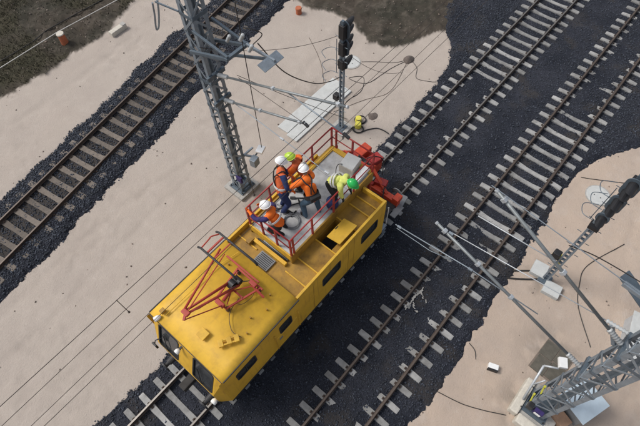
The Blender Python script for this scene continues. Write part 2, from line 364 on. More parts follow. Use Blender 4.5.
H = np.minimum(H, -.36 + (bL - BY + eN) * .45); H = np.minimum(H, -.36 + (BY - bR + eN) * .45)
H = H + (m2 - .5) * .035
dust = sstep(.55, .8, m1) * .5
ob = link('ballast_bed', grid_mesh('ballast_bed', bx, by, H, dict(dust=dust), MT['ballast'])); props(ob, kind='structure')
# bed of the left track, in its own frame
ax_ = np.arange(-16, 26, .075); ay_ = np.arange(-2.7, 2.7, .075)
AXg, AYg = np.meshgrid(ax_, ay_, indexing='ij')
k1 = fbm(AXg, AYg, 1.1, 3, 161); k2 = fbm(AXg, AYg, 6., 3, 171)
aa = np.abs(AYg)
HA = np.where(aa < .8, -.238, -.165 - .05 * sstep(.9, 1.5, aa) + (k1 - .5) * .05)
HA = np.minimum(HA, -.36 + (1.88 - aa + (k1 - .5) * .6 + (k2 - .5) * .25) * .45) + (k2 - .5) * .035
oa = link('ballast_bed', grid_mesh('ballast_bed', ax_, ay_, HA, dict(dust=sstep(1.1, .6, aa) * .75), MT['ballast'])); props(oa, kind='structure')
oa.location = (AX, AY, 0); oa.rotation_euler.z = GA
# loose stones of the ballast: far too many to count
def stones(name, xs, ys, H, dens, smin, smax, count, xf=None):
    x = rng.uniform(xs[0], xs[-1], count * 3); y = rng.uniform(ys[0], ys[-1], count * 3)
    i = ((x - xs[0]) / (xs[1] - xs[0])).astype(int).clip(0, len(xs) - 2); j = ((y - ys[0]) / (ys[1] - ys[0])).astype(int).clip(0, len(ys) - 2)
    z = H[i, j]; keep = (rng.random(len(x)) < dens[i, j]); x, y, z = x[keep][:count], y[keep][:count], z[keep][:count]; k = len(x)
    s = rng.uniform(smin, smax, k) * rng.uniform(.7, 1.3, k)
    base = np.array([(-1, -1, -1), (1, -1, -1), (1, 1, -1), (-1, 1, -1), (-1, -1, 1), (1, -1, 1), (1, 1, 1), (-1, 1, 1)], float) * .5
    V = base[None] * (1 + rng.uniform(-.45, .35, (k, 8, 3))) * (s[:, None] * rng.uniform(.6, 1.25, (k, 3)))[:, None, :]
    th = rng.uniform(0, 6.283, k); ph = rng.uniform(-.7, .7, k); c, sn = np.cos(th), np.sin(th); cp, sp = np.cos(ph), np.sin(ph)
    Vx = V[..., 0] * cp[:, None] + V[..., 2] * sp[:, None]; Vz = -V[..., 0] * sp[:, None] + V[..., 2] * cp[:, None]
    VX = Vx * c[:, None] - V[..., 1] * sn[:, None]; VY = Vx * sn[:, None] + V[..., 1] * c[:, None]
    co = np.stack([VX + x[:, None], VY + y[:, None], Vz + (z + s * .18)[:, None]], -1).reshape(-1, 3).astype(np.float32)
    fq = np.array([(3, 2, 1, 0), (4, 5, 6, 7), (0, 1, 5, 4), (1, 2, 6, 5), (2, 3, 7, 6), (3, 0, 4, 7)])
    q = (fq[None] + (np.arange(k) * 8)[:, None, None]).reshape(-1, 4).astype(np.int32)
    me = bpy.data.meshes.new(name); me.vertices.add(len(co)); me.vertices.foreach_set('co', co.ravel()); me.loops.add(q.size); me.loops.foreach_set('vertex_index', q.ravel())
    me.polygons.add(len(q)); me.polygons.foreach_set('loop_start', np.arange(0, q.size, 4, dtype=np.int32)); me.polygons.foreach_set('loop_total', np.full(len(q), 4, np.int32)); me.update(calc_edges=True)
    return me
den = sstep(-.40, -.34, H) * (.35 + .65 * np.maximum(sstep(.9, 1.5, np.minimum(np.abs(BY - YB), 9)) * sstep(YB + .5, YB + 1.3, BY), sstep(YC - .2, YC - 1.0, BY)) + .2 * wC)
for yc, first in ((YB, 12.41), (YC, 2.87)):
    ph = np.abs(((BX - first) / PITCH + .5) % 1 - .5) * PITCH; dd = np.abs(BY - yc)
    den = den * (1 - .93 * ((ph < .12) & (dd > .55) & (dd < 1.36)))
den *= sstep(13, 9, BY) * sstep(36, 30, BX)
me = stones('ballast_stone', bx, by, H, np.clip(den, 0, 1), .020, .046, 88000); me.materials.append(MT['stone'])
o = link('loose_ballast', me); props(o, 'dark blue-grey loose ballast stones under the two right tracks', 'ballast', kind='stuff')
denA = sstep(-.40, -.34, HA) * (.5 + .5 * sstep(.7, 1.2, aa)); denA *= (AXg < 18)
me = stones('ballast_stone', ax_, ay_, HA, np.clip(denA, 0, 1), .026, .054, 36000); me.materials.append(MT['stone'])
o = link('loose_ballast', me); props(o, 'dark loose ballast stones along the rusty left track', 'ballast', kind='stuff'); o.location = (AX, AY, 0); o.rotation_euler.z = GA
# clods on the sand, and grass on the rough ground
cl = (1 - mud[6:-6, 6:-6]) * .018 + mud[6:-6, 6:-6] * .4; cl *= (1 - np.maximum(inBC, inA)[6:-6, 6:-6]) ; cl += np.clip(spots[6:-6, 6:-6], 0, 1) * .05
me = stones('clod', gx[6:-6], gy[6:-6], Z[6:-6, 6:-6], np.clip(cl, 0, 1), .016, .055, 11000); me.materials.append(MT['clod'])
o = link('scattered_clods', me); props(o, 'small scattered clods and pebbles on sand and rough ground', 'pebbles', kind='stuff')
gv = []; gf = []
cnt = 0
while cnt < 15000:
    x = rng.uniform(-2, 20); y = rng.uniform(23.2, 32)
    i = int(np.searchsorted(gx, x)); j = int(np.searchsorted(gy, y))
    if rng.random() > green[i, j] + .12 * mudL[i, j]: continue
    cnt += 1; k = len(gv); a = rng.uniform(0, 6.28); hgt = rng.uniform(.05, .16); w = rng.uniform(.012, .03); lx, ly = rng.normal(0, .06, 2); z = Z[i, j]
    gv += [(x - w * math.cos(a), y - w * math.sin(a), z), (x + w * math.cos(a), y + w * math.sin(a), z), (x + lx, y + ly, z + hgt)]; gf.append((k, k + 1, k + 2))
me = bpy.data.meshes.new('rough_grass'); me.from_pydata(gv, [], gf); me.materials.append(MT['grass'])
o = link('rough_grass', me); props(o, 'sparse dark grass on the muddy strip at the far left', 'grass', kind='stuff')
# ------------------------------------------------------------------ tracks
RAILP = [(-.066, -.160), (.066, -.160), (.066, -.150), (.012, -.128), (.009, -.045), (.036, -.034), (.036, -.004), (.030, 0), (-.030, 0), (-.036, -.004), (-.036, -.034), (-.009, -.045), (-.012, -.128), (-.066, -.150)]
def make_rail(parent, y, x0, x1, top):
    mb = MB(); k = len(RAILP); vs = [(x0, y + a, b) for a, b in RAILP] + [(x1, y + a, b) for a, b in RAILP]
    mb.add(vs, [(i, (i + 1) % k, k + (i + 1) % k, k + i) for i in range(k) if i != 7] + [tuple(range(k))[::-1], tuple(range(k, 2 * k))])
    mb.mi = 1; mb.add([vs[7], vs[8], vs[k + 8], vs[k + 7]], [(0, 1, 2, 3)])
    return mb.build('rail', ['rail_rust', top], parent)
def sleeper_mesh(name, material, L=2.70, wk=1.):
    mb = MB(); hw = .14
    ys = [-L / 2, -L / 2 + .04, -1.05, -.62, -.35, 0, .35, .62, 1.05, L / 2 - .04, L / 2]
    zt = [-.195, -.184, -.172, -.172, -.200, -.208, -.200, -.172, -.172, -.184, -.195]
    wt = [.092, .100, .105, .105, .092, .088, .092, .105, .105, .100, .092]
    vs = []
    for y, z, w in zip(ys, zt, [q * wk for q in wt]): vs += [(-hw, y, -.36), (-w, y, z), (w, y, z), (hw, y, -.36)]
    fs = []
    for i in range(len(ys) - 1):
        for j in range(3): a = i * 4 + j; fs.append((a, a + 1, a + 5, a + 4))
    fs += [(0, 1, 2, 3), tuple(len(vs) - 4 + j for j in range(4))[::-1]]
    mb.add(vs, fs); mb.mi = 1
    for s in (-1, 1):
        for d in (-1, 1):
            yy = s * .797 + d * .10; mb.box(-.045, .045, yy - .03, yy + .03, -.175, -.135); mb.rbox((0, yy, -.128), (.025, .025, .05))
    me = bpy.data.meshes.new(name); me.from_pydata(mb.v, [], mb.f); me.materials.append(MT[material]); me.materials.append(MT['rail_rust'])
    me.polygons.foreach_set('material_index', mb.m)
    bm = bmesh.new(); bm.from_mesh(me); bmesh.ops.recalc_face_normals(bm, faces=bm.faces); bm.to_mesh(me); bm.free()
    return me
SLP = [sleeper_mesh('sleeper', 'sleeper') for _ in range(1)]; SLO = sleeper_mesh('sleeper_old', 'sleeper_old', 2.7, 1.25)
def track(loc, rz, x0, x1, first, label, top, me):
    t = thing('railway_track', loc, label, 'railway track'); t.rotation_euler.z = rz
    OFF[t.as_pointer()] = Vector((0, 0, 0))
    for s in (-1, 1): make_rail(t, s * .7975, x0, x1, top)
    k = math.ceil((x0 - first) / PITCH)
    while first + k * PITCH < x1:
        o = link('sleeper', me, t); o.location = (first + k * PITCH + random.uniform(-.02, .02), random.uniform(-.02, .02), random.uniform(-.006, .006))
        o.rotation_euler = (random.uniform(-.006, .006), random.uniform(-.01, .01), random.uniform(-.018, .018)); k += 1
    return t
track((0, YB, 0), 0, -11, 37, 12.41, 'pale concrete sleeper track the yellow rail car stands on', 'rail_top', SLP[0])
track((0, YC, 0), 0, -9, 38, 2.87, 'pale concrete sleeper track between yellow car and right-hand mast', 'rail_top_dull', SLP[0])
track((AX, AY, 0), GA, -15, 24, .05, 'rusty old track with brown weathered sleepers left of the lattice mast', 'rail_top_dull', SLO)
# ------------------------------------------------------------------ rail maintenance car
X0, X1, YR_, YL_ = .30, 8.0, 4.28, 7.44
ZF, ZE = 1.02, 3.24            # floor edge, eaves
car = thing('rail_maintenance_car', (4.2, YB, 0), 'yellow rail maintenance car with red railed work platform on its roof', 'rail car')
def frame_pt(o, U, V, N):
    o, U, V, N = Vector(o), Vector(U), Vector(V), Vector(N)
    return lambda u, v, n=0.: o + U * u + V * v + N * n
def panel(mb, F, u0, u1, v0, v1, holes, depth=.07):
    us = sorted({u0, u1, *[h[0] for h in holes], *[h[1] for h in holes]}); vs = sorted({v0, v1, *[h[2] for h in holes], *[h[3] for h in holes]})
    for a, b in zip(us, us[1:]):
        for c, d in zip(vs, vs[1:]):
            if any(h[0] <= a and b <= h[1] and h[2] <= c and d <= h[3] for h in holes): continue
            mb.add([F(a, c), F(b, c), F(b, d), F(a, d)], [(0, 1, 2, 3)])
    for (a, b, c, d) in holes:
        q = [(a, c), (b, c), (b, d), (a, d)]
        for i in range(4):
            p, r = q[i], q[(i + 1) % 4]; mb.add([F(*p), F(*r), F(*r, -depth), F(*p, -depth)], [(0, 1, 2, 3)])
def rrect(a, b, c, d, r, k=5):
    out = []
    for (cx, cy, t) in [(b - r, d - r, 0), (a + r, d - r, 90), (a + r, c + r, 180), (b - r, c + r, 270)]:
        for i in range(k): th = R(t + 90 * i / (k - 1)); out.append((cx + r * math.cos(th), cy + r * math.sin(th)))
    return out
def window(parent, F, h, r=.08, w=.05, mid=False, sill=False, fm='rubber'):
    a, b, c, d = h; f = MB(); e = .025
    o = rrect(a - e, b + e, c - e, d + e, r + .02); i = rrect(a + w * .5, b - w * .5, c + w * .5, d - w * .5, max(r - .02, .02)); k = len(o)
    vs = [F(*p, .012) for p in o] + [F(*p, .012) for p in i] + [F(*p, -.03) for p in i] + [F(*p, -.001) for p in o]
    f.add(vs, [(j, (j + 1) % k, k + (j + 1) % k, k + j) for j in range(k)] + [(k + j, k + (j + 1) % k, 2 * k + (j + 1) % k, 2 * k + j) for j in range(k)] + [(3 * k + j, 3 * k + (j + 1) % k, (j + 1) % k, j) for j in range(k)])
    win = f.build('window', fm, parent)
    g = MB(); g.add([F(a + .01, c + .01, -.035), F(b - .01, c + .01, -.035), F(b - .01, d - .01, -.035), F(a + .01, d - .01, -.035)], [(0, 1, 2, 3)])
    g.build('pane', 'glass', win)
    if mid:
        m = (a + b) / 2; MB().hexa([F(m - .015, c, -.03), F(m + .015, c, -.03), F(m + .015, d, -.03), F(m - .015, d, -.03)], [F(m - .015, c, .005), F(m + .015, c, .005), F(m + .015, d, .005), F(m - .015, d, .005)]).build('mullion', fm, win)
    return win
# side walls
FR = frame_pt((0, YR_, 0), (1, 0, 0), (0, 0, 1), (0, -1, 0)); FL = frame_pt((0, YL_, 0), (1, 0, 0), (0, 0, 1), (0, 1, 0))
holesR = [(.66, 1.44, 2.08, 2.66), (2.54, 3.06, 2.05, 2.66), (4.62, 5.52, 2.08, 2.66), (6.68, 7.56, 2.08, 2.66)]
holesL = [(.66, 1.44, 2.08, 2.66), (2.54, 3.06, 2.05, 2.66), (4.62, 5.52, 2.08, 2.66), (6.68, 7.56, 2.08, 2.66)]
for F, hl in ((FR, holesR), (FL, holesL)):
    mb = MB(); panel(mb, F, .12, X1, ZF, ZE, hl)
    w = mb.build('side_wall', 'yellow', car, recalc=False)
    for i, h in enumerate(hl): window(w, F, h, .10, mid=(i == 0))
    # door outline: thin proud panel with handle
    d = MB(); d.hexa([F(2.30, ZF + .05, .001), F(3.30, ZF + .05, .001), F(3.30, 2.0, .001), F(2.30, 2.0, .001)], [F(2.31, ZF + .06, .018), F(3.29, ZF + .06, .018), F(3.29, 1.99, .018), F(2.31, 1.99, .018)])
    do = d.build('door_panel', 'yellow', car)
    MB().hexa([F(2.42, 1.78, .018), F(2.56, 1.78, .018), F(2.56, 1.83, .018), F(2.42, 1.83, .018)], [F(2.42, 1.78, .05), F(2.56, 1.78, .05), F(2.56, 1.83, .05), F(2.42, 1.83, .05)]).build('handle', 'grey_paint', do)
    for x in (2.27, 3.33): part_tube(car, 'grab_rail', 'yellow', [F(x, 1.2, .03), F(x, 1.25, .07), F(x, 2.45, .07), F(x, 2.5, .03)], .014, 6)
    MB().hexa([F(.12, ZF - .08, -.02), F(X1, ZF - .08, -.02), F(X1, ZF, -.02), F(.12, ZF, -.02)], [F(.12, ZF - .08, .02), F(X1, ZF - .08, .02), F(X1, ZF, .02), F(.12, ZF, .02)]).build('sill_beam', 'dark_steel', car)
    for x in (4.15, 5.95, 6.25): MB().hexa([F(x, ZF + .02, 0), F(x + .012, ZF + .02, 0), F(x + .012, ZE - .1, 0), F(x, ZE - .1, 0)], [F(x, ZF + .02, .006), F(x + .012, ZF + .02, .006), F(x + .012, ZE - .1, .006), F(x, ZE - .1, .006)]).build('seam', 'yellow_shaded', car)
# cab end: lower apron upright, windscreens raked, corner posts swept back
YA, YBm = 4.58, 7.14
xa, zb = -.18, 1.95
mb = MB()
mb.add([(xa, YA, ZF), (xa, YBm, ZF), (xa, YBm, zb), (xa, YA, zb)], [(0, 1, 2, 3)])
for ya, yb in ((YA, YR_), (YBm, YL_)):
    mb.add([(xa, ya, ZF), (.12, yb, ZF), (.12, yb, zb), (xa, ya, zb)], [(0, 1, 2, 3)])
    mb.add([(xa, ya, zb), (.12, yb, zb), (X0 + .02, yb, ZE), (X0 - .02, ya, ZE)], [(0, 1, 2, 3)])
mb.build('end_apron', 'yellow', car)
vl = math.hypot(X0 - .02 - xa, ZE - zb); V = Vector((X0 - .02 - xa, 0, ZE - zb)) / vl
FE = frame_pt((xa, 0, zb), (0, 1, 0), V, (-V.z, 0, V.x))
hE = [(4.66, 5.50, .10, 1.16), (6.18, 7.06, .10, 1.16)]
mb = MB(); panel(mb, FE, YA, YBm, 0, vl, hE, .06); we = mb.build('windscreen_panel', 'yellow', car, recalc=False)
for h in hE:
    w = window(we, FE, h, .09, .05)
    ym = (h[0] + h[1]) / 2; MB().bar(FE(ym, .12, .02), FE(ym + .22, .75, .02), .02).build('wiper', 'black', w)
# far end wall of the body
MB().box(X1 - .06, X1, YR_ + .002, YL_ - .002, ZF, ZE).build('end_wall', 'yellow', car)
MB().box(X1 + .001, X1 + .03, 4.5, 5.3, 1.1, 2.9).build('end_door', 'yellow_shaded', car)
# cab roof, cambered
XRE = 3.45
mb = MB(); ny = 12; nx = 2
for k, xx in enumerate((X0 - .06, XRE)):
    pass
ysr = [YR_ - .02 + (YL_ - YR_ + .04) * i / ny for i in range(ny + 1)]
def crown(y): t = (y - YB - .03) / ((YL_ - YR_) / 2 + .02); return ZE + .02 + .06 * (1 - min(1, abs(t)) ** 2)
top = []
for y in ysr:
    bow = .18 * (1 - ((y - YB - .03) / 1.6) ** 2)
    top += [(X0 - .05 - .03 * bow, y, crown(y)), (X0 + .6, y, crown(y)), (XRE, y, crown(y))]
mb.add(top, [(3 * i + j, 3 * i + j + 1, 3 * i + 4 + j, 3 * i + 3 + j) for i in range(ny) for j in range(2)])
bot = [(x, y, ZE - .01) for (x, y, z) in top]
k0 = len(mb.v); mb.add(bot, [])
for i in range(ny): mb.f += [[3 * i, 3 * i + 3, k0 + 3 * i + 3, k0 + 3 * i], [3 * i + 2, 3 * i + 5, k0 + 3 * i + 5, k0 + 3 * i + 2]]; mb.m += [0, 0]
for e in (0, ny): mb.f += [[3 * e, 3 * e + 1, k0 + 3 * e + 1, k0 + 3 * e], [3 * e + 1, 3 * e + 2, k0 + 3 * e + 2, k0 + 3 * e + 1]]; mb.m += [0, 0]
roof = mb.build('roof', 'yellow_roof', car)
for p in roof.data.polygons: p.use_smooth = p.normal.z > .5
for y in (YR_ - .035, YL_ + .035): MB().box(X0 - .04, XRE + .02, y - .012, y + .012, ZE - .03, ZE + .03).build('gutter', 'dark_steel', roof)
MB().bar((X0 - .075, YR_, ZE - .005), (X0 - .075, YL_, ZE - .005), .02, .05).build('gutter', 'dark_steel', roof)
# step wall at the roof end, equipment well with ribs, parapets
MB().box(XRE - .05, XRE - .003, YR_ + .10, YL_ - .10, 2.8, ZE + .0).build('well_end_wall', 'yellow_shaded', car)
WZ = 3.05
Fw = frame_pt((0, 0, WZ), (1, 0, 0), (0, 1, 0), (0, 0, 1))
mb = MB(); panel(mb, Fw, XRE - .02, X1 - .06, YR_ + .09, YL_ - .09, [(5.45, 6.45, 4.62, 5.26)], .6); wf = mb.build('well_floor', 'yellow_shaded', car, recalc=False)
MB().box(5.40, 6.5, 4.55, 5.3, 2.2, 2.42).build('engine_bay', 'underframe', wf)
for x in (3.95, 4.55, 5.43, 6.52, 7.22, 7.62):
    MB().box(x - .022, x + .022, YR_ + .09, 5.27, WZ + .001, WZ + .055).build('rib', 'yellow', wf)
for x in (3.92,): MB().box(x - .02, x + .02, 6.5, YL_ - .09, WZ + .001, WZ + .05).build('rib', 'yellow', wf)
for y0, y1 in ((YR_ + .003, YR_ + .09), (YL_ - .09, YL_ - .003)):
    MB().box(XRE + .003, X1 - .001, y0, y1, 2.6, ZE + .06).build('parapet', 'yellow_roof', car, .012)
MB().box(X1 - .10, X1 - .002, YR_ + .092, 5.25, 2.8, ZE + .04).build('parapet', 'yellow_roof', car, .01)
# raised hatch lid over the bay
mb = MB(); mb.rbox((6.13, 4.72, 3.29), (.90, .56, .035), 0, .02, R(-13)); lid = mb.build('hatch_lid', 'yellow_roof', car, .006)
MB().bar((6.45, 4.9, 3.0), (6.45, 4.86, 3.26), .02).build('prop_rod', 'dark_steel', lid)
MB().rbox((6.13, 4.95, 3.262), (.14, .03, .03)).build('handle', 'dark_steel', lid)
# things in front of the platform
MB().box(3.54, 4.0, 5.72, 6.32, 3.055, 3.13).build('vent_grille', 'grey_paint', car, .01)
for i in range(7): MB().box(3.56 + i * .06, 3.59 + i * .06, 5.76, 6.28, 3.131, 3.145).build('louvre', 'dark_steel', car)
MB().bar((4.11, 5.38, 3.14), (4.11, 6.80, 3.14), .12, .14).build('end_beam', 'yellow', car, .01)
MB().rbox((4.0, 6.86, 3.16), (.26, .16, .16)).build('hinge_block', 'yellow_shaded', car, .015)
part_tube(car, 'pipe', 'dark_steel', [(4.22, 5.5, 3.16), (4.22, 6.6, 3.18), (4.24, 6.75, 3.08)], .03)
part_tube(car, 'pipe', 'grey_paint', [(4.27, 5.45, 3.12), (4.27, 6.5, 3.2)], .022)
# platform
PX0, PX1, PY0, PY1, PZ = 4.34, 8.48, 5.33, 7.08, 3.50
pl = MB().box(PX0, PX1, PY0, PY1, PZ - .05, PZ).build('platform_floor', 'platform_floor', car)
for (a, b, c, d) in ((PX0 - .05, PX1 + .05, PY0 - .06, PY0 - .002), (PX0 - .05, PX1 + .05, PY1 + .002, PY1 + .06)): MB().box(a, b, c, d, 3.02, PZ + .05).build('side_beam', 'yellow_shaded', pl, .008)  # long side beams: shaded yellow, the shade is part of the colour
for x in (PX0 - .05, PX1 + .002): MB().box(x, x + .048, PY0 - .001, PY1 + .001, 3.2, PZ + .05).build('side_beam', 'yellow', pl, .008)
MB().box(PX1 - .13, PX1 - .004, PY0 + .01, PY1 - .01, PZ + .002, PZ + .06).build('kick_strip', 'yellow', pl)
MB().box(5.9, PX1 - .14, PY1 - .12, PY1 - .005, PZ + .002, PZ + .06).build('kick_strip', 'yellow', pl)
MB().tube([(6.3, 6.2, 2.4), (6.3, 6.2, 3.44)], .32, 20).build('turret', 'yellow_shaded', car, smooth=False)
for x in (5.45, 6.48, 7.4): MB().box(x, x + .012, PY0 + .01, PY1 - .01, PZ + .001, PZ + .004).build('floor_seam', 'grey_paint', pl)
# railings
RT = 4.52
rl = MB().box(PX0 - .02, PX0 + .06, PY0 - .02, PY0 + .06, PZ, PZ + .02).build('railing', 'red', car)
def post(x, y, z1=RT, z0=PZ - .02): MB().bar((x, y, z0), (x, y, z1), .055, .055).build('post', 'red', rl)
xs = [PX0, 5.35, 6.40, 7.45, PX1]
for x in xs: post(x, PY0 - .03); post(x, PY1 + .03)
for y in (5.9, 6.5): post(PX0 - .0, y); 
post(PX1 + .02, 6.2); post(PX1 + .02, PY1 - .16); post(PX0 + .14, PY1 + .03); post(PX0 + .12, PY0 - .03)
for z, w in ((RT, .055), (4.02, .04)):
    part_tube(rl, 'rail_bar', 'red', [(PX0 - .02, PY0 - .03, z), (PX1 + .02, PY0 - .03, z)], w / 2, 8)
    part_tube(rl, 'rail_bar', 'red', [(PX0 - .02, PY1 + .03, z), (PX1 + .02, PY1 + .03, z)], w / 2, 8)
    part_tube(rl, 'rail_bar', 'red', [(PX0, PY0 - .03, z), (PX0, PY1 + .03, z)], w / 2, 8)
    part_tube(rl, 'rail_bar', 'red', [(PX1 + .02, PY0 - .03, z), (PX1 + .02, PY1 + .03, z)], w / 2, 8)
# roof equipment
MB().box(.70, .98, 5.50, 5.80, 3.395, 3.46).build('roof_box', 'yellow_roof', roof, .01)
hb = MB()
for (a, b) in (((.95, 4.98), (1.35, 4.74)), ((1.02, 5.10), (1.42, 4.86))): hb.bar((a[0], a[1], 3.44), (b[0], b[1], 3.44), .05)
for (x, y) in ((.98, 5.04), (1.2, 4.92), (1.39, 4.80)): hb.rbox((x, y, 3.43), (.14, .22, .10), R(-31))
hb.build('horn_bracket', 'yellow_roof', roof, .012)
part_tube(roof, 'roof_cable', 'cable_brown', cat_rom([(2.3, 5.62, 3.43), (1.9, 5.55, 3.42), (1.65, 5.38, 3.42), (1.45, 5.05, 3.41), (1.5, 4.72, 3.39)]), .011, 6)
part_tube(roof, 'roof_cable', 'cable_brown', cat_rom([(2.1, 5.6, 3.43), (2.25, 5.4, 3.43), (2.6, 5.35, 3.43), (2.75, 5.45, 3.43)]), .008, 6)
part_tube(roof, 'roof_conduit', 'yellow_roof', [(.5, 6.95, 3.375), (2.6, 6.92, 3.375), (3.4, 6.75, 3.39)], .012, 6)
for (x, y) in ((1.7, 4.7), (2.1, 4.95), (2.6, 4.75), (3.0, 5.0), (2.9, 6.7)): MB().tube([(x, y, 3.30), (x, y, 3.41)], .028, 8).build('roof_stud', 'yellow_shaded', roof)
# lamps on the cab end
def lamp(p, q, r, m, nm): MB().tube([p, Vector(p).lerp(Vector(q), .45), q], [r * .55, r, r], 14).build(nm, m, car, smooth=True)
lamp((.40, 7.06, 3.36), (.20, 7.12, 3.34), .08, 'white_paint', 'headlamp'); lamp((.30, 6.42, 2.36), (.04, 6.40, 2.30), .0, 'white_paint', 'x') if 0 else None
MB().rbox((.54, 7.10, 3.42), (.16, .14, .14)).build('lamp_bracket', 'yellow_shaded', car, .02)
lamp((.10, 6.02, 3.0), (-.04, 6.02, 2.98), .085, 'white_paint', 'headlamp')
MB().bar((.25, 6.02, 3.0), (.08, 6.02, 3.0), .06).build('lamp_bracket', 'dark_steel', car)
lamp((-.18, 4.62, 1.35), (-.34, 4.62, 1.33), .10, 'white_paint', 'headlamp')
part_tube(car, 'mirror_arm', 'dark_steel', [(.0, 7.0, 2.3), (-.20, 7.12, 2.25), (-.28, 7.08, 2.2)], .018, 6)
MB().rbox((-.30, 7.05, 2.15), (.07, .20, .24)).build('mirror', 'black', car, .02)
# underframe, buffers, wheels
MB().box(-.12, 9.35, 4.7, 6.96, .62, 1.0).build('underframe', 'underframe', car, .02)
MB().box(X1 + .05, 9.30, 4.55, 7.12, 1.003, 1.05).build('end_deck', 'dark_steel', car)
for i in range(5): MB().box(X1 + .2 + i * .22, X1 + .25 + i * .22, 4.6, 7.05, 1.051, 1.065).build('deck_tread', 'underframe', car)
MB().box(-.20, -.14, 4.55, 7.12, .72, 1.10).build('headstock', 'dark_steel', car, .01)
for y in (4.92, 6.78):
    b = MB().tube([(-.20, y, .98), (-.42, y, .98), (-.42, y, .98), (-.55, y, .98)], [.12, .11, .075, .075], 16).build('buffer', 'dark_steel', car, smooth=False)
    MB().tube([(-.55, y, .98), (-.60, y, .98)], [.21, .20], 20).build('buffer_plate', 'dark_steel', b)
    b = MB().tube([(9.5, y, .98), (9.72, y, .98), (9.72, y, .98), (9.85, y, .98)], [.12, .11, .075, .075], 16).build('buffer', 'dark_steel', car)
    MB().tube([(9.85, y, .98), (9.90, y, .98)], [.21, .20], 20).build('buffer_plate', 'grey_paint', b)
for x0 in (-.2, 9.5): MB().rbox((x0 - .25 if x0 < 0 else x0 + .25, YB + .02, .86), (.5, .28, .26)).build('coupler', 'underframe', car, .03)
for x in (1.9, 6.6):
    MB().tube([(x, YB - .9, .475), (x, YB + .9, .475)], .08, 12).build('axle', 'dark_steel', car)
    for s in (-1, 1):
        w = MB().tube([(x, YB + s * .74, .475), (x, YB + s * .77, .475), (x, YB + s * .87, .475)], [.505, .475, .472], 28).build('wheel', 'dark_steel', car)
        MB().tube([(x, YB + s * .871, .475), (x, YB + s * .93, .475)], [.2, .16], 16).build('hub', 'underframe', w)
        MB().box(x - .5, x + .5, YB + s * 1.02 - .06, YB + s * 1.02 + .06, .42, .66).build('axle_frame', 'underframe', car, .02)
for x in (2.55, 2.95):
    pass
for y in (YR_ + .06, YL_ - .06):
    for z in (.35, .65): MB().box(2.5, 3.1, y - .12, y + .12, z, z + .03).build('step', 'dark_steel', car)
    for x in (2.5, 3.08): MB().box(x, x + .02, y - .012, y + .012, .35, 1.0).build('step_hanger', 'dark_steel', car)
MB().box(3.6, 5.2, 4.62, 5.2, .45, .95).build('equipment_box', 'underframe', car, .03)
MB().box(3.6, 5.2, 6.4, 7.0, .45, .95).build('equipment_box', 'underframe', car, .03)
# red gear on the far end of the car
MB().box(9.28, 9.52, 4.52, 7.22, .86, 1.26).build('buffer_beam', 'red_bright', car, .015)
MB().rbox((9.42, 4.62, 1.36), (.34, .26, .22)).build('beam_bracket', 'red_bright', car, .02)
for y in (4.75, 5.25, 5.8): MB().rbox((9.40, y, 1.30), (.16, .10, .10)).build('beam_lug', 'red', car, .01)
cr = MB().box(9.53, 10.35, 6.05, 6.75, 1.10, 1.62).build('crane_base', 'red_bright', car, .03)
MB().rbox((10.0, 6.85, 1.80), (.80, .40, .34), R(-6)).build('winch_housing', 'red_bright', cr, .04)
MB().rbox((10.05, 6.25, 1.78), (.62, .40, .26), R(-14)).build('winch_housing', 'red', cr, .04)
MB().tube([(9.75, 6.2, 1.72), (9.75, 6.95, 1.72)], .17, 18).build('winch_drum', 'dark_steel', cr)
MB().rbox((10.34, 6.55, 1.45), (.14, .9, .30)).build('front_plate', 'red_bright', cr, .02)
for y in (5.98, 7.08): MB().bar((8.62, y, 3.05), (9.75, y, 1.9), .10).build('stay', 'red_bright', cr, .01)
MB().bar((9.2, 5.92, 2.48), (9.2, 7.12, 2.48), .10).build('stay', 'red_bright', cr, .01)
MB().bar((8.85, 5.98, 2.80), (9.72, 7.08, 1.96), .07).build('stay', 'red', cr, .01)
MB().bar((9.4, 5.1, 1.24), (9.75, 6.1, 1.7), .12).build('stay', 'red_bright', cr, .01)
MB().bar((8.75, 5.4, 1.05), (9.3, 5.95, 2.3), .10).build('stay', 'red_bright', cr, .01)
MB().bar((8.74, 7.1, 1.05), (8.74, 7.1, 3.3), .08).build('stay', 'red', cr, .01)
MB().bar((8.70, 5.5, 1.05), (8.70, 5.5, 3.1), .08).build('stay', 'red', cr, .01)
MB().rbox((9.62, 5.55, 1.35), (.3, .5, .24), .2).build('valve_block', 'red', cr, .02)
MB().rbox((9.70, 4.62, .92), (.50, .42, .10), .15).build('draw_plate', 'grey_paint', cr, .02)
MB().rbox((9.15, 4.40, .98), (.62, .24, .05), .0).build('side_step', 'grey_paint', cr, .01)
for y in (6.2, 6.6): MB().tube([(8.9, y, 1.4), (9.7, y + .1, 2.1)], .05, 12).build('ram', 'dark_steel', cr)
part_tube(cr, 'hydraulic_hose', 'rubber', cat_rom([(9.5, 6.5, 2.0), (9.8, 6.2, 2.3), (10.2, 5.95, 1.9), (9.9, 5.7, 1.4)]), .022, 6)
part_tube(cr, 'hydraulic_hose', 'rubber', cat_rom([(9.0, 5.0, 1.1), (9.3, 5.2, 1.5), (9.7, 5.4, 1.2), (9.6, 5.9, 1.0)]), .025, 6)
for (a, b) in (((8.02, 4.36), (8.02, 4.36)), ((8.32, 4.36), (8.32, 4.36))): part_tube(car, 'grab_rail', 'white_paint', [(a[0] + .06, a[1], 1.05), (a[0] + .06, a[1], 2.3), (a[0], a[1], 2.34)], .016, 6)
for z in (.35, .62, .88): MB().box(8.05, 8.45, 4.35, 4.6, z, z + .03).build('step', 'galv', car)
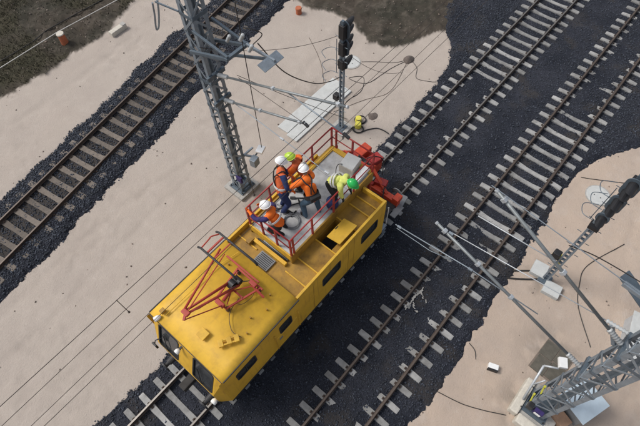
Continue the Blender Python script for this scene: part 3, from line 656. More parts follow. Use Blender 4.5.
# pantograph
P = lambda *a: Vector(a)
pz = 3.58
pg = MB()
for a, b in (((1.80, 5.62), (2.90, 5.30)), ((1.80, 6.08), (2.95, 6.28)), ((1.80, 5.60), (1.80, 6.10)), ((2.92, 5.20), (2.95, 6.30)), ((2.35, 5.45), (2.35, 6.18)), ((3.02, 5.45), (3.02, 6.85))):
    pg.bar((a[0], a[1], pz), (b[0], b[1], pz), .058, .058)
pan = pg.build('pantograph', 'pant_red', car, .008)
for (a, b) in (((1.9, 5.68, 3.62), (2.85, 6.2, 3.62)), ((2.0, 6.05, 3.66), (2.86, 5.45, 3.66))): part_tube(pan, 'cross_stay', 'pant_red', [a, b], .02, 6)
for (a, b) in (((2.45, 5.8, 3.85), (1.15, 5.83, 4.55)), ((2.9, 5.62, 3.70), (2.5, 5.9, 3.86))): part_tube(pan, 'spring_rod', 'dark_steel', [a, b], .014, 6)
for (x, y) in ((1.84, 5.64), (1.84, 6.06), (2.88, 5.34), (2.90, 6.24)): MB().tube([(x, y, 3.36), (x, y, 3.40), (x, y, 3.44), (x, y, 3.48), (x, y, 3.55)], [.07, .045, .07, .045, .05], 12).build('insulator', 'insulator_brown', pan)
K = P(.86, 5.90, 4.80)
for s in (-1, 1): part_tube(pan, 'lower_arm', 'pant_red', [(2.55, 5.93 + s * .13, 3.72), K + P(0, s * .05, 0)], [.046, .036], 10)
part_tube(pan, 'coupling_rod', 'pant_red', [(1.84, 5.72, 3.66), K + P(-.12, -.10, -.10)], .018, 6)
MB().rbox(K, (.15, .24, .10), R(0)).build('knee_joint', 'pant_red', pan, .02)
MB().bar(K + P(.0, .0, 0), K + P(-.18, -.12, -.02), .07).build('knee_lug', 'pant_red', pan, .01)
HD = P(2.66, 6.12, 5.42)
part_tube(pan, 'upper_arm', 'pant_red', [K + P(0, .08, 0), HD + P(.02, .16, -.05)], [.036, .028], 10)
part_tube(pan, 'upper_arm', 'pant_red', [K + P(.06, -.02, .02), HD + P(-.02, -.05, -.05)], [.018, .016], 6)
MB().bar(HD + P(-.33, .34, -.03), HD + P(.33, .34, -.03), .05).build('head_frame', 'pant_red', pan, .008)
MB().bar(HD + P(-.33, .05, -.03), HD + P(.33, .05, -.03), .035).build('head_frame', 'pant_red', pan, .008)
for dx, y0, y1 in ((-.33, 5.42, 6.70), (.33, 5.28, 6.66)):
    part_tube(pan, 'contact_strip', 'dark_steel', [(HD.x + dx, y0 - .12, HD.z - .12), (HD.x + dx, y0, HD.z), (HD.x + dx, y1, HD.z), (HD.x + dx, y1 + .14, HD.z - .14)], .032, 8)
part_tube(pan, 'horn', 'pant_red', cat_rom([HD + P(-.30, .62, -.12), HD + P(0, .60, -.02), HD + P(.1, .58, .04), HD + P(.3, .50, -.02)]), .02, 6)
MB().tube([(2.42, 5.86, 3.76), (2.42, 6.06, 3.76)], .15, 18).build('spring_drum', 'black', pan)
MB().tube([(2.62, 5.80, 3.76), (2.62, 6.05, 3.76)], .11, 18).build('spring_drum', 'black', pan)
part_tube(pan, 'raising_cylinder', 'pant_red', [(1.9, 5.82, 3.70), (2.5, 5.92, 3.74)], .055, 10)
MB().rbox((1.78, 5.84, 3.68), (.14, .32, .12)).build('pivot_block', 'pant_red', pan, .02)
MB().rbox((2.86, 5.52, 3.68), (.14, .26, .12)).build('pivot_block', 'pant_red', pan, .02)
MB().bar((2.8, 5.5, 3.66), (2.78, 5.02, 3.52), .07).build('side_lug', 'pant_red', pan, .01)
# ------------------------------------------------------------------ loose things on the platform
def ringcoil(c, r, n=3, t=.018): 
    mb = MB()
    for i in range(n): mb.ring((c[0] + random.uniform(-.03, .03), c[1] + random.uniform(-.03, .03), c[2] + t + i * t * 1.5), r - .015 * (i % 2), t, (random.uniform(-.04, .04), random.uniform(-.04, .04), 1))
    return mb
solo(ringcoil((5.26, 6.12, PZ + .005), .26, 3), 'hose_coil', 'grey_paint', (5.26, 6.12, PZ), 'grey hose coil lying on platform floor beside crouching worker', 'hose')
mb = MB().tube([(6.60, 5.52, PZ + .005), (6.60, 5.52, PZ + .06), (6.60, 5.52, PZ + .30), (6.60, 5.52, PZ + .33)], [.17, .21, .20, .14], 18)
solo(mb, 'tool_bag', 'navy_cloth', (6.60, 5.52, PZ), 'round dark navy tool bag by the railing next to worker in lime', 'bag', smooth=True)
for i, (x, y, w, d, h, rz, lb) in enumerate([(8.16, 6.02, .62, .55, .36, R(8), 'larger pale grey box at far end of work platform'), (8.12, 5.52, .74, .26, .14, R(2), 'flat white board lying by railing at far end of platform')]):
    t = thing('equipment_case', (x, y, PZ), lb, 'case')
    MB().rbox((x, y, PZ + h / 2 + .003), (w, d, h), rz).build('case_body', 'concrete_pale' if i == 0 else 'white_paint', t, .02)
    MB().rbox((x, y, PZ + h + .013), (w * .96, d * .94, .02), rz).build('case_lid', 'slab_white' if i == 0 else 'white_paint', t, .006)
solo(MB().tube(cat_rom([(7.5, 5.75, PZ + .02), (7.45, 6.05, PZ + .32), (7.7, 6.2, PZ + .5), (7.95, 6.1, PZ + .3), (7.9, 5.8, PZ + .03), (8.1, 5.7, PZ + .02)]), .014, 6), 'looped_cable', 'cable', (7.5, 5.75, PZ), 'thin dark cable looping above platform floor in front of pale box', 'cable')
def tool(p, q, label):
    t = thing('work_tool', p, label, 'tool'); p = Vector(p); q = Vector(q); d = (q - p).normalized()
    part_tube(t, 'shaft', 'dark_steel', [p, q], .022, 8); s = d.cross(P(0, 0, 1)).normalized()
    part_tube(t, 'handle', 'rubber', [q - s * .14, q + s * .14], .026, 8)
    MB().bar(p - d * .08, p + d * .10, .09, .06).build('head', 'dark_steel', t, .01)
tool((5.50, 6.70, PZ + .04), (5.52, 6.28, PZ + .04), 'black steel tool on floor at feet of navy-trousered worker')
tool((5.25, 6.85, PZ + .04), (5.95, 6.40, PZ + .05), 'long dark bar lying on platform between the two standing workers')
tool((5.95, 6.72, PZ + .04), (6.28, 6.30, PZ + .04), 'short dark lever on platform floor beside worker in orange jacket')
solo(MB().rbox((5.72, 6.2, PZ + .05), (.16, .10, .09), .4).rbox((5.80, 6.12, PZ + .03), (.06, .2, .05), .7), 'hand_tool', 'white_paint', (5.72, 6.2, PZ), 'small pale hand tool on platform floor next to hose coil', 'tool', bevel=.01)
solo(MB().rbox((4.62, 6.72, PZ + .1), (.30, .42, .19), .3), 'work_bag', 'white_paint', (4.62, 6.72, PZ), 'crumpled white bag in platform corner under crouching worker', 'bag', bevel=.05, smooth=True)
# ------------------------------------------------------------------ overhead line masts
def lattice_mast(base, h, w, label, base_rot=0):
    bx_, by_, bz_ = base; t = thing('catenary_mast', base, label, 'mast')
    hw = w / 2; corners = [(-hw, -hw), (hw, -hw), (hw, hw), (-hw, hw)]
    for cx, cy in corners:
        mb = MB(); sx, sy = (1 if cx < 0 else -1), (1 if cy < 0 else -1)
        x, y = bx_ + cx, by_ + cy; L = .13
        mb.box(*sorted((x, x + sx * L)), *sorted((y, y + sy * .012)), bz_ + .1, bz_ + h); mb.box(*sorted((x, x + sx * .012)), *sorted((y + sy * .0125, y + sy * L)), bz_ + .1, bz_ + h)
        mb.build('corner_post', 'galv', t)
    n = int(h / .62); dz = (h - .3) / n
    for f in range(4):
        a, b = corners[f], corners[(f + 1) % 4]; A = Vector((bx_ + a[0], by_ + a[1], 0)); B = Vector((bx_ + b[0], by_ + b[1], 0)); nn = (B - A).normalized().cross(P(0, 0, 1)) * .006
        for i in range(n):
            z0 = bz_ + .2 + i * dz; p, q = (A, B) if (i + f) % 2 == 0 else (B, A)
            MB().bar(p + nn + P(0, 0, z0), q + nn + P(0, 0, z0 + dz), .07, .012, upv=nn).build('brace', 'galv', t)
            if i % 2 == 0: MB().bar(A + nn * 2.5 + P(0, 0, z0), B + nn * 2.5 + P(0, 0, z0), .12, .012, upv=nn).build('batten', 'galv_dark', t)
    MB().box(bx_ - hw - .12, bx_ + hw + .12, by_ - hw - .12, by_ + hw + .12, bz_ + .06, bz_ + .10).build('base_plate', 'galv_dark', t)
    for cx, cy in corners: MB().tube([(bx_ + cx * 1.22, by_ + cy * 1.22, bz_ + .1), (bx_ + cx * 1.22, by_ + cy * 1.22, bz_ + .18)], .028, 6).build('anchor_bolt', 'dark_steel', t)
    return t
def ribbed(parent, p, q, r=.06, k=7, m='insulator'):
    p, q = Vector(p), Vector(q); pts = []; rs = []
    for i in range(k * 2 + 1): pts.append(p.lerp(q, i / (k * 2))); rs.append(r if i % 2 else r * .5)
    return MB().tube(pts, rs, 12).build('insulator', m, parent, smooth=True)
MX = 6.62
ML = lattice_mast((MX, 10.58, -.2), 12, .54, 'tall grey lattice mast with cantilevers standing left of the yellow car')
# its foundation
mb = MB().box(MX - .55, MX + .55, 10.07, 11.17, -.55, -.17)
solo(mb, 'mast_foundation', 'concrete', (MX, 10.62, -.4), 'square grey concrete footing under the mast left of the yellow car', 'foundation', bevel=.02)
def cantilever(parent, a, b, r, m='tube', ins=.9, clampn=2, ibrown=False):
    a, b = Vector(a), Vector(b); d = (b - a).normalized(); L = (b - a).length
    ribbed(parent, a + d * .12, a + d * (.12 + ins * .55), .075, 7)
    part_tube(parent, 'cantilever_tube', m, [a + d * (.12 + ins * .55), b], r, 12)
    MB().bar(a, a + d * .14, .10).build('pivot_fitting', 'galv_dark', parent, .01)
    for i in range(clampn):
        p = a + d * (L * (.5 + .45 * i / max(1, clampn - 1))); MB().bar(p - d * .05, p + d * .05, r * 2.7).build('tube_clamp', 'galv_light', parent, .01)
    MB().tube([b, b + d * .05], r * 1.15, 10).build('tube_cap', 'galv_light', parent)
cL = thing('cantilever_arm', (MX, 10.31, 5.4), 'steel tube cantilever reaching from left mast out over the work platform', 'cantilever')
cantilever(cL, (MX, 10.28, 5.30), (MX, 6.55, 6.84), .036)
cantilever(cL, (MX, 10.28, 6.42), (MX, 5.07, 8.55), .036)
part_tube(cL, 'stay_rod', 'galv', [(MX, 7.08, 7.70), (MX, 5.0, 7.45)], .02, 8)
part_tube(cL, 'stay_wire', 'wire', [(MX, 9.16, 6.98), (MX, 6.6, 6.84)], .009, 6)
part_tube(cL, 'registration_rod', 'galv', [(MX, 9.75, 5.52), (MX, 9.0, 5.48), (MX, 7.2, 5.30), (MX, 5.7, 5.15)], .014, 6)
for y in (7.6, 5.75): MB().rbox((MX, y, 5.33 if y > 7 else 5.16), (.06, .16, .06)).build('rod_clamp', 'galv_light', cL, .01)
for p in ((MX, 6.5, 6.84), (MX, 5.05, 7.46)): MB().rbox(p, (.08, .22, .07), 0, 0, .3).build('wire_clamp', 'dark_steel', cL, .01)
MB().rbox((MX, 10.30, 5.28), (.72, .10, .16)).build('mast_bracket', 'galv_dark', cL, .01); MB().rbox((MX, 10.30, 6.42), (.72, .10, .16)).build('mast_bracket', 'galv_dark', cL, .01)
# upper bracket frame on the same mast
ub = thing('feeder_bracket', (MX, 10.31, 7.3), 'blue-grey bracket frame with insulators high on the left mast', 'bracket')
for x in (MX - .36, MX + .36):
    MB().bar((x, 10.75, 7.33), (x, 8.95, 8.05), .08, .10).build('bracket_beam', 'galv_dark', ub, .006)
    MB().bar((x, 10.3, 8.3), (x, 8.95, 8.12), .07, .08).build('bracket_tie', 'galv_dark', ub, .006)
MB().bar((MX - .42, 8.98, 8.05), (MX + .46, 8.98, 8.05), .10, .10).build('cross_beam', 'galv_dark', ub, .006)
MB().bar((MX + .36, 10.3, 7.0), (MX + .36, 8.2, 8.0), .06, .08).build('bracket_strut', 'galv_dark', ub, .006)
MB().bar((MX + .36, 9.0, 8.10), (MX + .36, 7.85, 8.12), .06, .09).build('bracket_tie', 'galv', ub, .006)
MB().rbox((MX + .30, 7.95, 8.1), (.75, .30, .03), 0, 0, R(20)).build('end_plate', 'galv', ub, .004)
for y, z in ((9.45, 8.10), (8.85, 8.45), (8.55, 8.25)): ribbed(ub, (MX + .1, y, z), (MX + .1, y - .18, z + .30), .055, 6, 'insulator')
part_tube(ub, 'jumper_wire', 'cable', cat_rom([(MX + .1, 8.6, 9.0), (MX + .3, 8.4, 8.9), (MX + .6, 8.5, 8.5), (MX + .4, 8.7, 8.2)]), .014, 6)
part_tube(ub, 'cable_loop', 'galv', cat_rom([(MX - .3, 12.10, 8.35), (MX - .3, 12.22, 7.9), (MX - .3, 12.42, 7.35), (MX - .25, 12.52, 7.15), (MX - .2, 12.42, 7.3), (MX - .2, 12.12, 7.95), (MX - .2, 11.95, 8.45)]), .03, 6)
MB().bar((MX - .25, 12.0, 8.4), (MX - .25, 10.9, 8.6), .04).build('bracket_tie', 'galv_dark', ub)
# hanging cable, and a feeder cable sagging to the signal
solo(MB().tube(sag((MX + .1, 8.75, 9.7), (7.05, 9.28, 3.1), .0, 10), .014, 6), 'hanging_cable', 'cable', (7.05, 9.28, 3.1), 'dark cable hanging straight down from top of the left mast', 'cable')
solo(MB().tube(cat_rom([(MX + .4, 8.5, 8.35), (8.0, 8.6, 6.5), (9.6, 8.9, 4.6), (11.0, 9.3, 3.35), (11.75, 9.4, 2.95)]), .018, 6), 'feeder_cable', 'cable', (11.75, 9.4, 2.95), 'black cable sagging from left mast to the signal post', 'cable')
for p, q, sg, lb in (((6.3, 10.3, 7.7), (11.7, 9.5, 5.0), .35, 'thin dark wire sagging from left mast to the signal head'), ((6.9, 9.6, 6.6), (9.2, 7.0, 4.4), .05, 'thin stay wire running from left mast down over the platform'), ((11.8, 9.3, 4.4), (16.5, 9.2, -.2), .5, 'thin wire dropping from left signal towards earth mound')):
    solo(MB().tube(sag(p, q, sg), .009, 6), 'stay_wire', 'wire', q, lb, 'wire')
# floodlight on the mast
fl = thing('floodlight', (6.95, 9.9, 2.3), 'white square floodlight on arm at foot of left mast', 'floodlight')
MB().bar((6.9, 10.35, 1.9), (6.95, 9.55, 2.35), .07).build('arm', 'galv', fl, .005); MB().bar((6.6, 10.32, 1.9), (7.4, 10.32, 1.9), .07).build('arm', 'galv', fl, .005)
MB().bar((6.95, 9.75, 2.2), (7.05, 9.40, 2.9), .06).build('arm', 'galv', fl, .005)
MB().rbox((7.02, 9.34, 2.95), (.34, .28, .10), R(20)).build('housing', 'white_paint', fl, .02); MB().rbox((7.02, 9.34, 2.885), (.30, .24, .03), R(20)).build('lens', 'glass', fl)
MB().rbox((6.75, 9.5, 2.35), (.3, .25, .4), R(10)).build('ballast_box', 'galv', fl, .02)
# maintenance clutter at the mast foot
mb = MB().rbox((6.35, 10.25, .9), (.10, .3, .34)); solo(mb, 'strapped_box', 'purple_cloth', (6.35, 10.25, .73), 'small dark purple box strapped to left mast above its footing', 'box', bevel=.02)
# --- right mast
RY_ = -3.35
MR = lattice_mast((6.62, RY_, -.2), 12, .66, 'tall grey lattice mast at lower right with yellow straps round its foot')
fo = thing('mast_foundation', (6.5, -3.2, -.4), 'pale beige concrete footing blocks beneath lower right mast', 'foundation')
MB().box(5.90, 7.25, -2.98, -2.68, -.5, -.02).build('block', 'concrete_pale', fo, .05); MB().box(5.68, 6.02, -4.0, -3.0, -.5, .0).build('block', 'concrete_pale', fo, .05); MB().box(6.03, 7.3, -4.1, -2.99, -.5, -.14).build('block', 'concrete', fo, .02)
cR = thing('cantilever_arm', (6.62, -3.0, 4.0), 'steel tube cantilever reaching from lower right mast over the right track', 'cantilever')
cantilever(cR, (6.62, -3.05, 4.12), (6.62, 1.97, 6.28), .042, clampn=3)
cantilever(cR, (6.62, -3.05, 6.25), (6.62, 1.0, 8.78), .042)
part_tube(cR, 'strut_tube', 'galv_light', [(6.66, 1.60, 6.22), (6.66, -2.36, 6.76)], .012, 8)
part_tube(cR, 'strut_tube', 'galv_light', [(6.60, 1.13, 7.63), (6.60, -.76, 7.75)], .013, 8)
part_tube(cR, 'registration_tube', 'galv', [(6.64, 3.14, 4.86), (6.64, .69, 5.18), (6.64, -1.30, 5.22)], .016, 8)
part_tube(cR, 'steady_arm', 'galv', [(6.58, 3.05, 4.82), (6.58, 1.9, 4.84), (6.6, 1.2, 5.08)], .010, 8)
part_tube(cR, 'stay_wire', 'galv', [(6.62, 1.17, 8.85), (6.62, -2.9, 8.28)], .011, 6)
part_tube(cR, 'stay_wire', 'cable', cat_rom([(6.7, -.75, 8.36), (6.9, -1.3, 8.25), (7.0, -2.2, 8.15), (6.9, -3.0, 8.25)]), .012, 6)
for y, z in ((3.0, 4.88), (.69, 5.18), (1.55, 6.22)): MB().rbox((6.63, y, z), (.06, .13, .06)).build('wire_clamp', 'galv', cR, .01)
ribbed(cR, (6.66, -2.36, 6.76), (6.66, -2.85, 6.80), .06, 7)
for z in (4.12, 6.25): MB().rbox((6.62, -3.03, z), (.80, .09, .17)).build('mast_bracket', 'galv_dark', cR, .01)
for z in (8.2,): MB().bar((6.62, -3.05, z), (6.62, -1.95, z + .15), .10).build('upper_bracket', 'galv', cR, .01)
ub2 = thing('feeder_bracket', (6.9, -3.0, 6.9), 'blue-grey plate bracket on lower right mast at the right edge', 'bracket')
MB().bar((6.95, -3.0, 7.4), (7.25, -2.0, 7.75), .30, .04).build('bracket_plate', 'galv_dark', ub2, .006); MB().bar((6.95, -3.35, 7.0), (7.28, -2.3, 7.55), .10).build('bracket_strut', 'galv', ub2, .006)
MB().bar((6.92, -3.0, 5.6), (6.92, -2.6, 6.3), .09).build('bracket_strut', 'galv', ub2, .006)
# yellow straps and box round the foot
for i, (z, y, lb) in enumerate(((.55, -2.99, 'bright yellow ratchet strap nearest the footing of lower right mast'), (1.35, -2.99, 'upper bright yellow ratchet strap on side of lower right mast'))):
    mb = MB(); mb.rbox((6.45 + i * .1, y - .0, z), (.24, .04, .07), 0, R(20)); mb.rbox((6.60 + i * .1, y + .01, z + .05), (.08, .06, .09)); solo(mb, 'ratchet_strap', 'clamp_yellow', (6.5, y, z - .06), lb, 'strap', bevel=.01)
t = thing('junction_box', (6.20, -3.4, .3), 'purple and black junction box on lower right mast above footing', 'box')
MB().rbox((6.20, -3.35, .55), (.14, .30, .30)).build('housing', 'purple_cloth', t, .02); MB().rbox((6.11, -3.35, .55), (.02, .2, .12)).build('label_plate', 'white_paint', t); MB().rbox((6.2, -3.05, .62), (.2, .16, .3)).build('cover', 'black', t, .02)
# A-frame of pale tubes leaning by the mast
t = thing('tube_frame', (7.0, -2.85, -.3), 'light grey angled tube frame leaning on lower right mast', 'frame')
part_tube(t, 'tube', 'galv_light', [(6.45, -2.88, 0.0), (7.45, -2.72, 1.0)], .04); part_tube(t, 'tube', 'galv_light', [(7.45, -2.72, 1.0), (7.6, -3.1, 1.15)], .035); part_tube(t, 'tube', 'galv_light', [(6.9, -2.82, .45), (7.1, -3.0, .9)], .025)
solo(MB().rbox((7.75, -3.08, 1.35), (.34, .26, .16), .5), 'cable_box', 'white_paint', (7.7, -3.0, 1.2), 'small white box fixed on side of lower right mast', 'box', bevel=.02)
# panels on the ground by the right mast
def slab(name, c, size, rz, m, label, cat, z0=None):
    z0 = ground_z(c[0], c[1]) - .02 if z0 is None else z0
    return solo(MB().rbox((c[0], c[1], z0 + size[2] / 2), size, rz), name, m, (c[0], c[1], z0), label, cat, bevel=.012)
t = thing('equipment_cabinet', (7.6, -4.35, -.4), 'low pale blue metal cabinet on the sand behind lower right mast', 'cabinet')
MB().rbox((7.55, -4.35, .0), (1.05, .95, .75), R(-20)).build('cabinet_body', 'grey_paint', t, .01); MB().rbox((7.55, -4.35, .395), (1.16, 1.06, .04), R(-20)).build('cabinet_lid', 'panel_blue', t, .008)
slab('timber_crate', (6.72, -4.15, 0), (.42, .50, .40), R(-20), 'wood', 'brown wooden crate beside pale blue cabinet at lower right mast', 'crate')
t = thing('equipment_cabinet', (11.0, -5.3, -.4), 'large white roofed cabinet at right edge behind the mast', 'cabinet')
MB().rbox((10.75, -5.32, .0), (1.75, 1.5, .75), R(12)).build('cabinet_body', 'galv_light', t, .01); MB().rbox((10.75, -5.32, .395), (1.9, 1.62, .04), R(12)).build('cabinet_lid', 'slab_white', t, .008)
# sunk pit cover: four dark plates in a frame
t = thing('pit_cover', (8.35, -3.1, -.36), 'dark square pit cover of four plates set in the sand', 'pit cover')
zp = ground_z(8.35, -3.1)
for i in (-1, 1):
    for j in (-1, 1): MB().rbox((8.35 + i * .33 - j * .02, -3.1 + j * .26, zp + .0), (.63, .49, .06), R(-4)).build('plate', 'pit', t, .008)
MB().rbox((8.35, -3.1, zp - .02), (1.36, 1.08, .06), R(-4)).build('frame', 'clod', t, .01)
# ------------------------------------------------------------------ overhead wires along the car's track
for i, (y, z0, z1, r, lb) in enumerate([(5.83, 7.80, 7.86, .0075, 'topmost overhead messenger wire above the yellow car track'), (5.83, 7.05, 7.22, .0065, 'second overhead wire from the top above the yellow car track'),
        (5.83, 6.45, 6.55, .0065, 'third overhead wire from the top above the yellow car track'), (5.83, 5.82, 5.98, .0075, 'lowest overhead contact wire touching the red pantograph side')]):
    pts = [(x, y + (.10 if i % 2 else -.06) * math.sin(x * .05 + i), z0 + (z1 - z0) * (x + 12) / 24 if x < 12 else z1) for x in range(-24, 49, 2)]
    solo(MB().tube(pts, r, 6), 'overhead_wire', 'wire', (-24, y, z0), lb, 'wire', 'overhead wires above the car')
for i, x in enumerate((-.1, 3.9)):
    solo(MB().tube([(x, 5.83, 7.1), (x, 5.84, 7.84)], .008, 6).rbox((x, 5.83, 7.10), (.05, .03, .06)), 'dropper', 'wire', (x, 5.83, 7.1), ('thin dropper between the upper wires ahead of the car cab', 'thin dropper between the upper wires near the platform corner')[i], 'wire')
# ------------------------------------------------------------------ signals
def signal(base, face, h, label, kind):
    x, y, z = base; t = thing('railway_signal', base, label, 'signal'); f = face     # f = +1 faces +X, -1 faces -X
    for dy in (-.085, .085): MB().box(x - .05, x + .05, y + dy - .03, y + dy + .03, z + .1, z + h - 1.4).build('post', 'galv', t, .004)
    n = int((h - 1.6) / .26)
    for i in range(n): MB().box(x - .035, x + .035, y - .054, y + .054, z + .25 + i * .26, z + .31 + i * .26).build('batten', 'galv_dark', t)
    MB().box(x - .05, x + .05, y - .055, y + .055, z + h - 1.75, z + h).build('head_post', 'galv_dark', t)
    MB().box(x - .22, x + .22, y - .22, y + .22, z, z + .1).build('base_plate', 'galv_dark', t, .01)
    def head(zc, nl, hw=.20):
        hh = nl * .34 / 2 + .06; F = frame_pt((x + f * .10, y, zc), (0, 1, 0), (0, 0, 1), (f, 0, 0))
        poly = rrect(-hw, hw, -hh, hh, hw * .98, 8)
        hd = MB().sheet([F(*p) for p in poly], (f, 0, 0), .03).build('signal_head', 'galv_dark', t)
        MB().hexa([F(-.13, -hh + .08, -.001), F(.13, -hh + .08, -.001), F(.13, hh - .08, -.001), F(-.13, hh - .08, -.001)], [F(-.12, -hh + .1, -.22), F(.12, -hh + .1, -.22), F(.12, hh - .1, -.22), F(-.12, hh - .1, -.22)]).build('lamp_housing', 'black', hd, .015)
        for i in range(nl):
            v = (i - (nl - 1) / 2) * .34
            k = 14; vs = []; R0 = .135
            for j in range(k + 1):
                th = R(-35 + 250 * j / k); e = (R0 * math.cos(th), v + R0 * math.sin(th)); L = .18 + .32 * max(0, math.sin(th))
                e2 = (e[0] * .96, v + R0 * .96 * math.sin(th)); vs += [F(*e, .03), F(*e, .03 + L), F(*e2, .03), F(*e2, .03 + L)]
            fs = []
            for j in range(k): a = 4 * j; b = a + 4; fs += [(a, b, b + 1, a + 1), (a + 2, a + 3, b + 3, b + 2), (a + 1, b + 1, b + 3, a + 3)]
            hood = MB().add(vs, fs).build('hood', 'black', hd)
            MB().tube([F(0, v, .031), F(0, v, .05)], [.11, .10], 16).build('lens', 'glass', hood)
    if kind == 'L':
        head(z + h - .48, 2, .24); head(z + h - 1.28, 2, .24); head(z + h - 2.15, 1, .18)
        MB().box(x - .16, x + .1, y - .15, y + .12, z + h - 2.1, z + h - 1.8).build('relay_box', 'black', t, .02)
    else:
        head(z + h - .48, 2, .21); head(z + h - 1.30, 2, .21); head(z + h - 2.10, 1, .19)
        MB().box(x - .2, x + .1, y - .16, y + .16, z + h - 2.75, z + h - 2.6).build('bracket', 'black', t, .01)
    # climbing rungs and cage hoops behind the head
    b = -f
    for i in range(14):
        zz = z + .6 + i * (h - 1.0) / 14; part_tube(t, 'rung', 'galv_dark', [(x + b * .06, y + .16, zz), (x + b * .06, y + .30, zz + .01)] if i % 2 else [(x + b * .06, y - .16, zz), (x + b * .06, y - .30, zz + .01)], .012, 5)
    for i in range(3):
        zz = z + h - 2.6 + i * .62; part_tube(t, 'cage_hoop', 'galv_dark', cat_rom([(x + b * .05, y + .16, zz), (x + b * .12, y + .50, zz - .03), (x + b * .50, y + .62, zz - .05), (x + b * .72, y + .25, zz - .03)], 5), .013, 5)
    part_tube(t, 'cage_upright', 'galv_dark', [(x + b * .06, y + .24, z + h - 2.6), (x + b * .06, y + .24, z + h - .9)], .014, 5)
    MB().box(x - .14, x + .12, y + .14, y + .40, z + 1.75, z + 2.05).build('telephone_box', 'black', t, .04)
    return t
signal((11.88, 9.39, -.33), 1, 5.95, 'grey railway signal with black hooded lamps on the sand left of yellow car', 'L')
signal((10.98, -1.40, -.30), -1, 7.0, 'grey railway signal with black lamps on the sand at right edge', 'R')
for (x, y, w, d, rz, lb) in ((11.2, -1.05, .62, .55, .1, 'white concrete footing block on track side of the right signal'), (10.75, -1.8, .55, .62, .1, 'white concrete footing block on mast side of the right signal')):
    slab('signal_footing', (x, y), (w, d, .34), rz, 'slab_white', lb, 'footing', -.5)
slab('signal_footing', (11.88, 9.39), (.8, .8, .3), 0, 'concrete', 'grey concrete footing under the left signal post', 'footing', -.56)
# pale slabs by the left signal
t = thing('trough_cover', (12.2, 11.1, -.36), 'row of white cover slabs on the sand behind left signal', 'cover slabs')
for i in range(5):
    for j in range(2):
        xx = 10.35 + i * .80 + j * .12; yy = 10.74 + j * .66; zz = ground_z(xx, yy)
        MB().rbox((xx, yy, zz + .025), (.83, .62, .10), R(1) * random.uniform(-1, 1), random.uniform(-.012, .012)).build('slab', 'slab_white', t, .012)
# ------------------------------------------------------------------ small things on the sand
def disc(c, r, m, label, cat, name, h=.05, rim=True):
    z = ground_z(*c); t = thing(name, (c[0], c[1], z), label, cat)
    MB().tube([(c[0], c[1], z - .05), (c[0], c[1], z + h), (c[0], c[1], z + h)], [r, r, r * .96], 36).build('rim', 'concrete', t)
    MB().tube([(c[0], c[1], z + h - .02), (c[0], c[1], z + h + .006), (c[0], c[1], z + h + .012)], [r * .9, r * .9, r * .86], 36).build('lid', m, t)
    for a in (0, 2.1, 4.2): MB().tube([(c[0] + r * .3 * math.cos(a), c[1] + r * .3 * math.sin(a), z + h), (c[0] + r * .3 * math.cos(a), c[1] + r * .3 * math.sin(a), z + h + .02)], .025, 8).build('lifting_hole', 'dark_steel', t)
disc((15.9, -1.3), .52, 'slab_white', 'round white manhole cover on the sand at right edge', 'manhole', 'manhole_cover', .03)
disc((15.55, 11.72), .50, 'slab_white', 'round white manhole cover behind the left signal head', 'manhole', 'manhole_cover', .03)
def mound(c, r, h, label, name='earth_mound'):
    mb = MB(); z = ground_z(*c); vs = []; n = 18; k = 6
    for i in range(k + 1):
        rr = r * (1 - i / k) ** .8
        for j in range(n):
            a = 2 * math.pi * j / n; q = rr * (1 + .16 * mnoise.noise((math.cos(a) * 1.4 + c[0], math.sin(a) * 1.4, 3.1)))
            vs.append((c[0] + q * math.cos(a) * 1.15, c[1] + q * math.sin(a), z - .04 + h * (i / k) ** .7 * (1 + .3 * mnoise.noise((q * math.cos(a) * 5, q * math.sin(a) * 5, c[1])))))
    fs = [(i * n + j, i * n + (j + 1) % n, (i + 1) * n + (j + 1) % n, (i + 1) * n + j) for i in range(k) for j in range(n)]
    mb.add(vs, fs); solo(mb, name, 'dirt_mound', (c[0], c[1], z), label, 'earth mound', smooth=True)
mound((13.42, 8.70), .30, .10, 'dark earth mound by the ballast near red crane end of car')
mound((17.55, 9.55), .30, .22, 'dark earth mound where thin cables meet below dark patch')
# yellow tool with hose
zz = ground_z(12.55, 8.9)
t = thing('hydraulic_pump', (12.55, 8.9, zz), 'small yellow pump with coiled black hose on sand below left signal', 'pump')
for dx, dy in ((-.12, -.08), (.16, .12)): MB().tube([(12.55 + dx, 8.9 + dy, zz), (12.55 + dx, 8.9 + dy, zz + .05), (12.55 + dx, 8.9 + dy, zz + .26)], [.14, .16, .14], 14).build('drum', 'tool_yellow', t)
MB().rbox((12.57, 8.92, zz + .2), (.3, .08, .08), .6).build('handle', 'black', t, .01)
ob = ringcoil((12.35, 8.72, zz), .24, 2, .022).build('hose', 'rubber', t); ob = ringcoil((12.85, 9.0, zz), .26, 2, .022).build('hose', 'rubber', t)
part_tube(t, 'hose', 'rubber', cat_rom([(12.3, 8.5, zz + .03), (12.6, 8.35, zz + .03), (12.9, 8.1, zz + .03), (13.0, 7.8, zz + .03), (12.95, 7.45, -.25)]), .025, 6)
part_tube(t, 'hose', 'rubber', cat_rom([(12.2, 8.9, zz + .03), (12.0, 9.15, zz + .05), (11.7, 9.1, zz + .04), (11.4, 8.9, zz + .03)]), .022, 6)
t = thing('hose_clamp', (11.5, -1.05, 1.0), 'yellow and black coiled clamp hung on right signal post', 'clamp')
MB().ring((11.12, -1.20, 1.25), .17, .035, (.5, .3, 1)).build('coil', 'rubber', t); MB().ring((11.14, -1.18, 1.33), .15, .03, (.4, .3, 1)).build('coil', 'tool_yellow', t); MB().rbox((11.05, -1.34, 1.2), (.2, .12, .14), .5).build('grip', 'tool_yellow', t, .02)
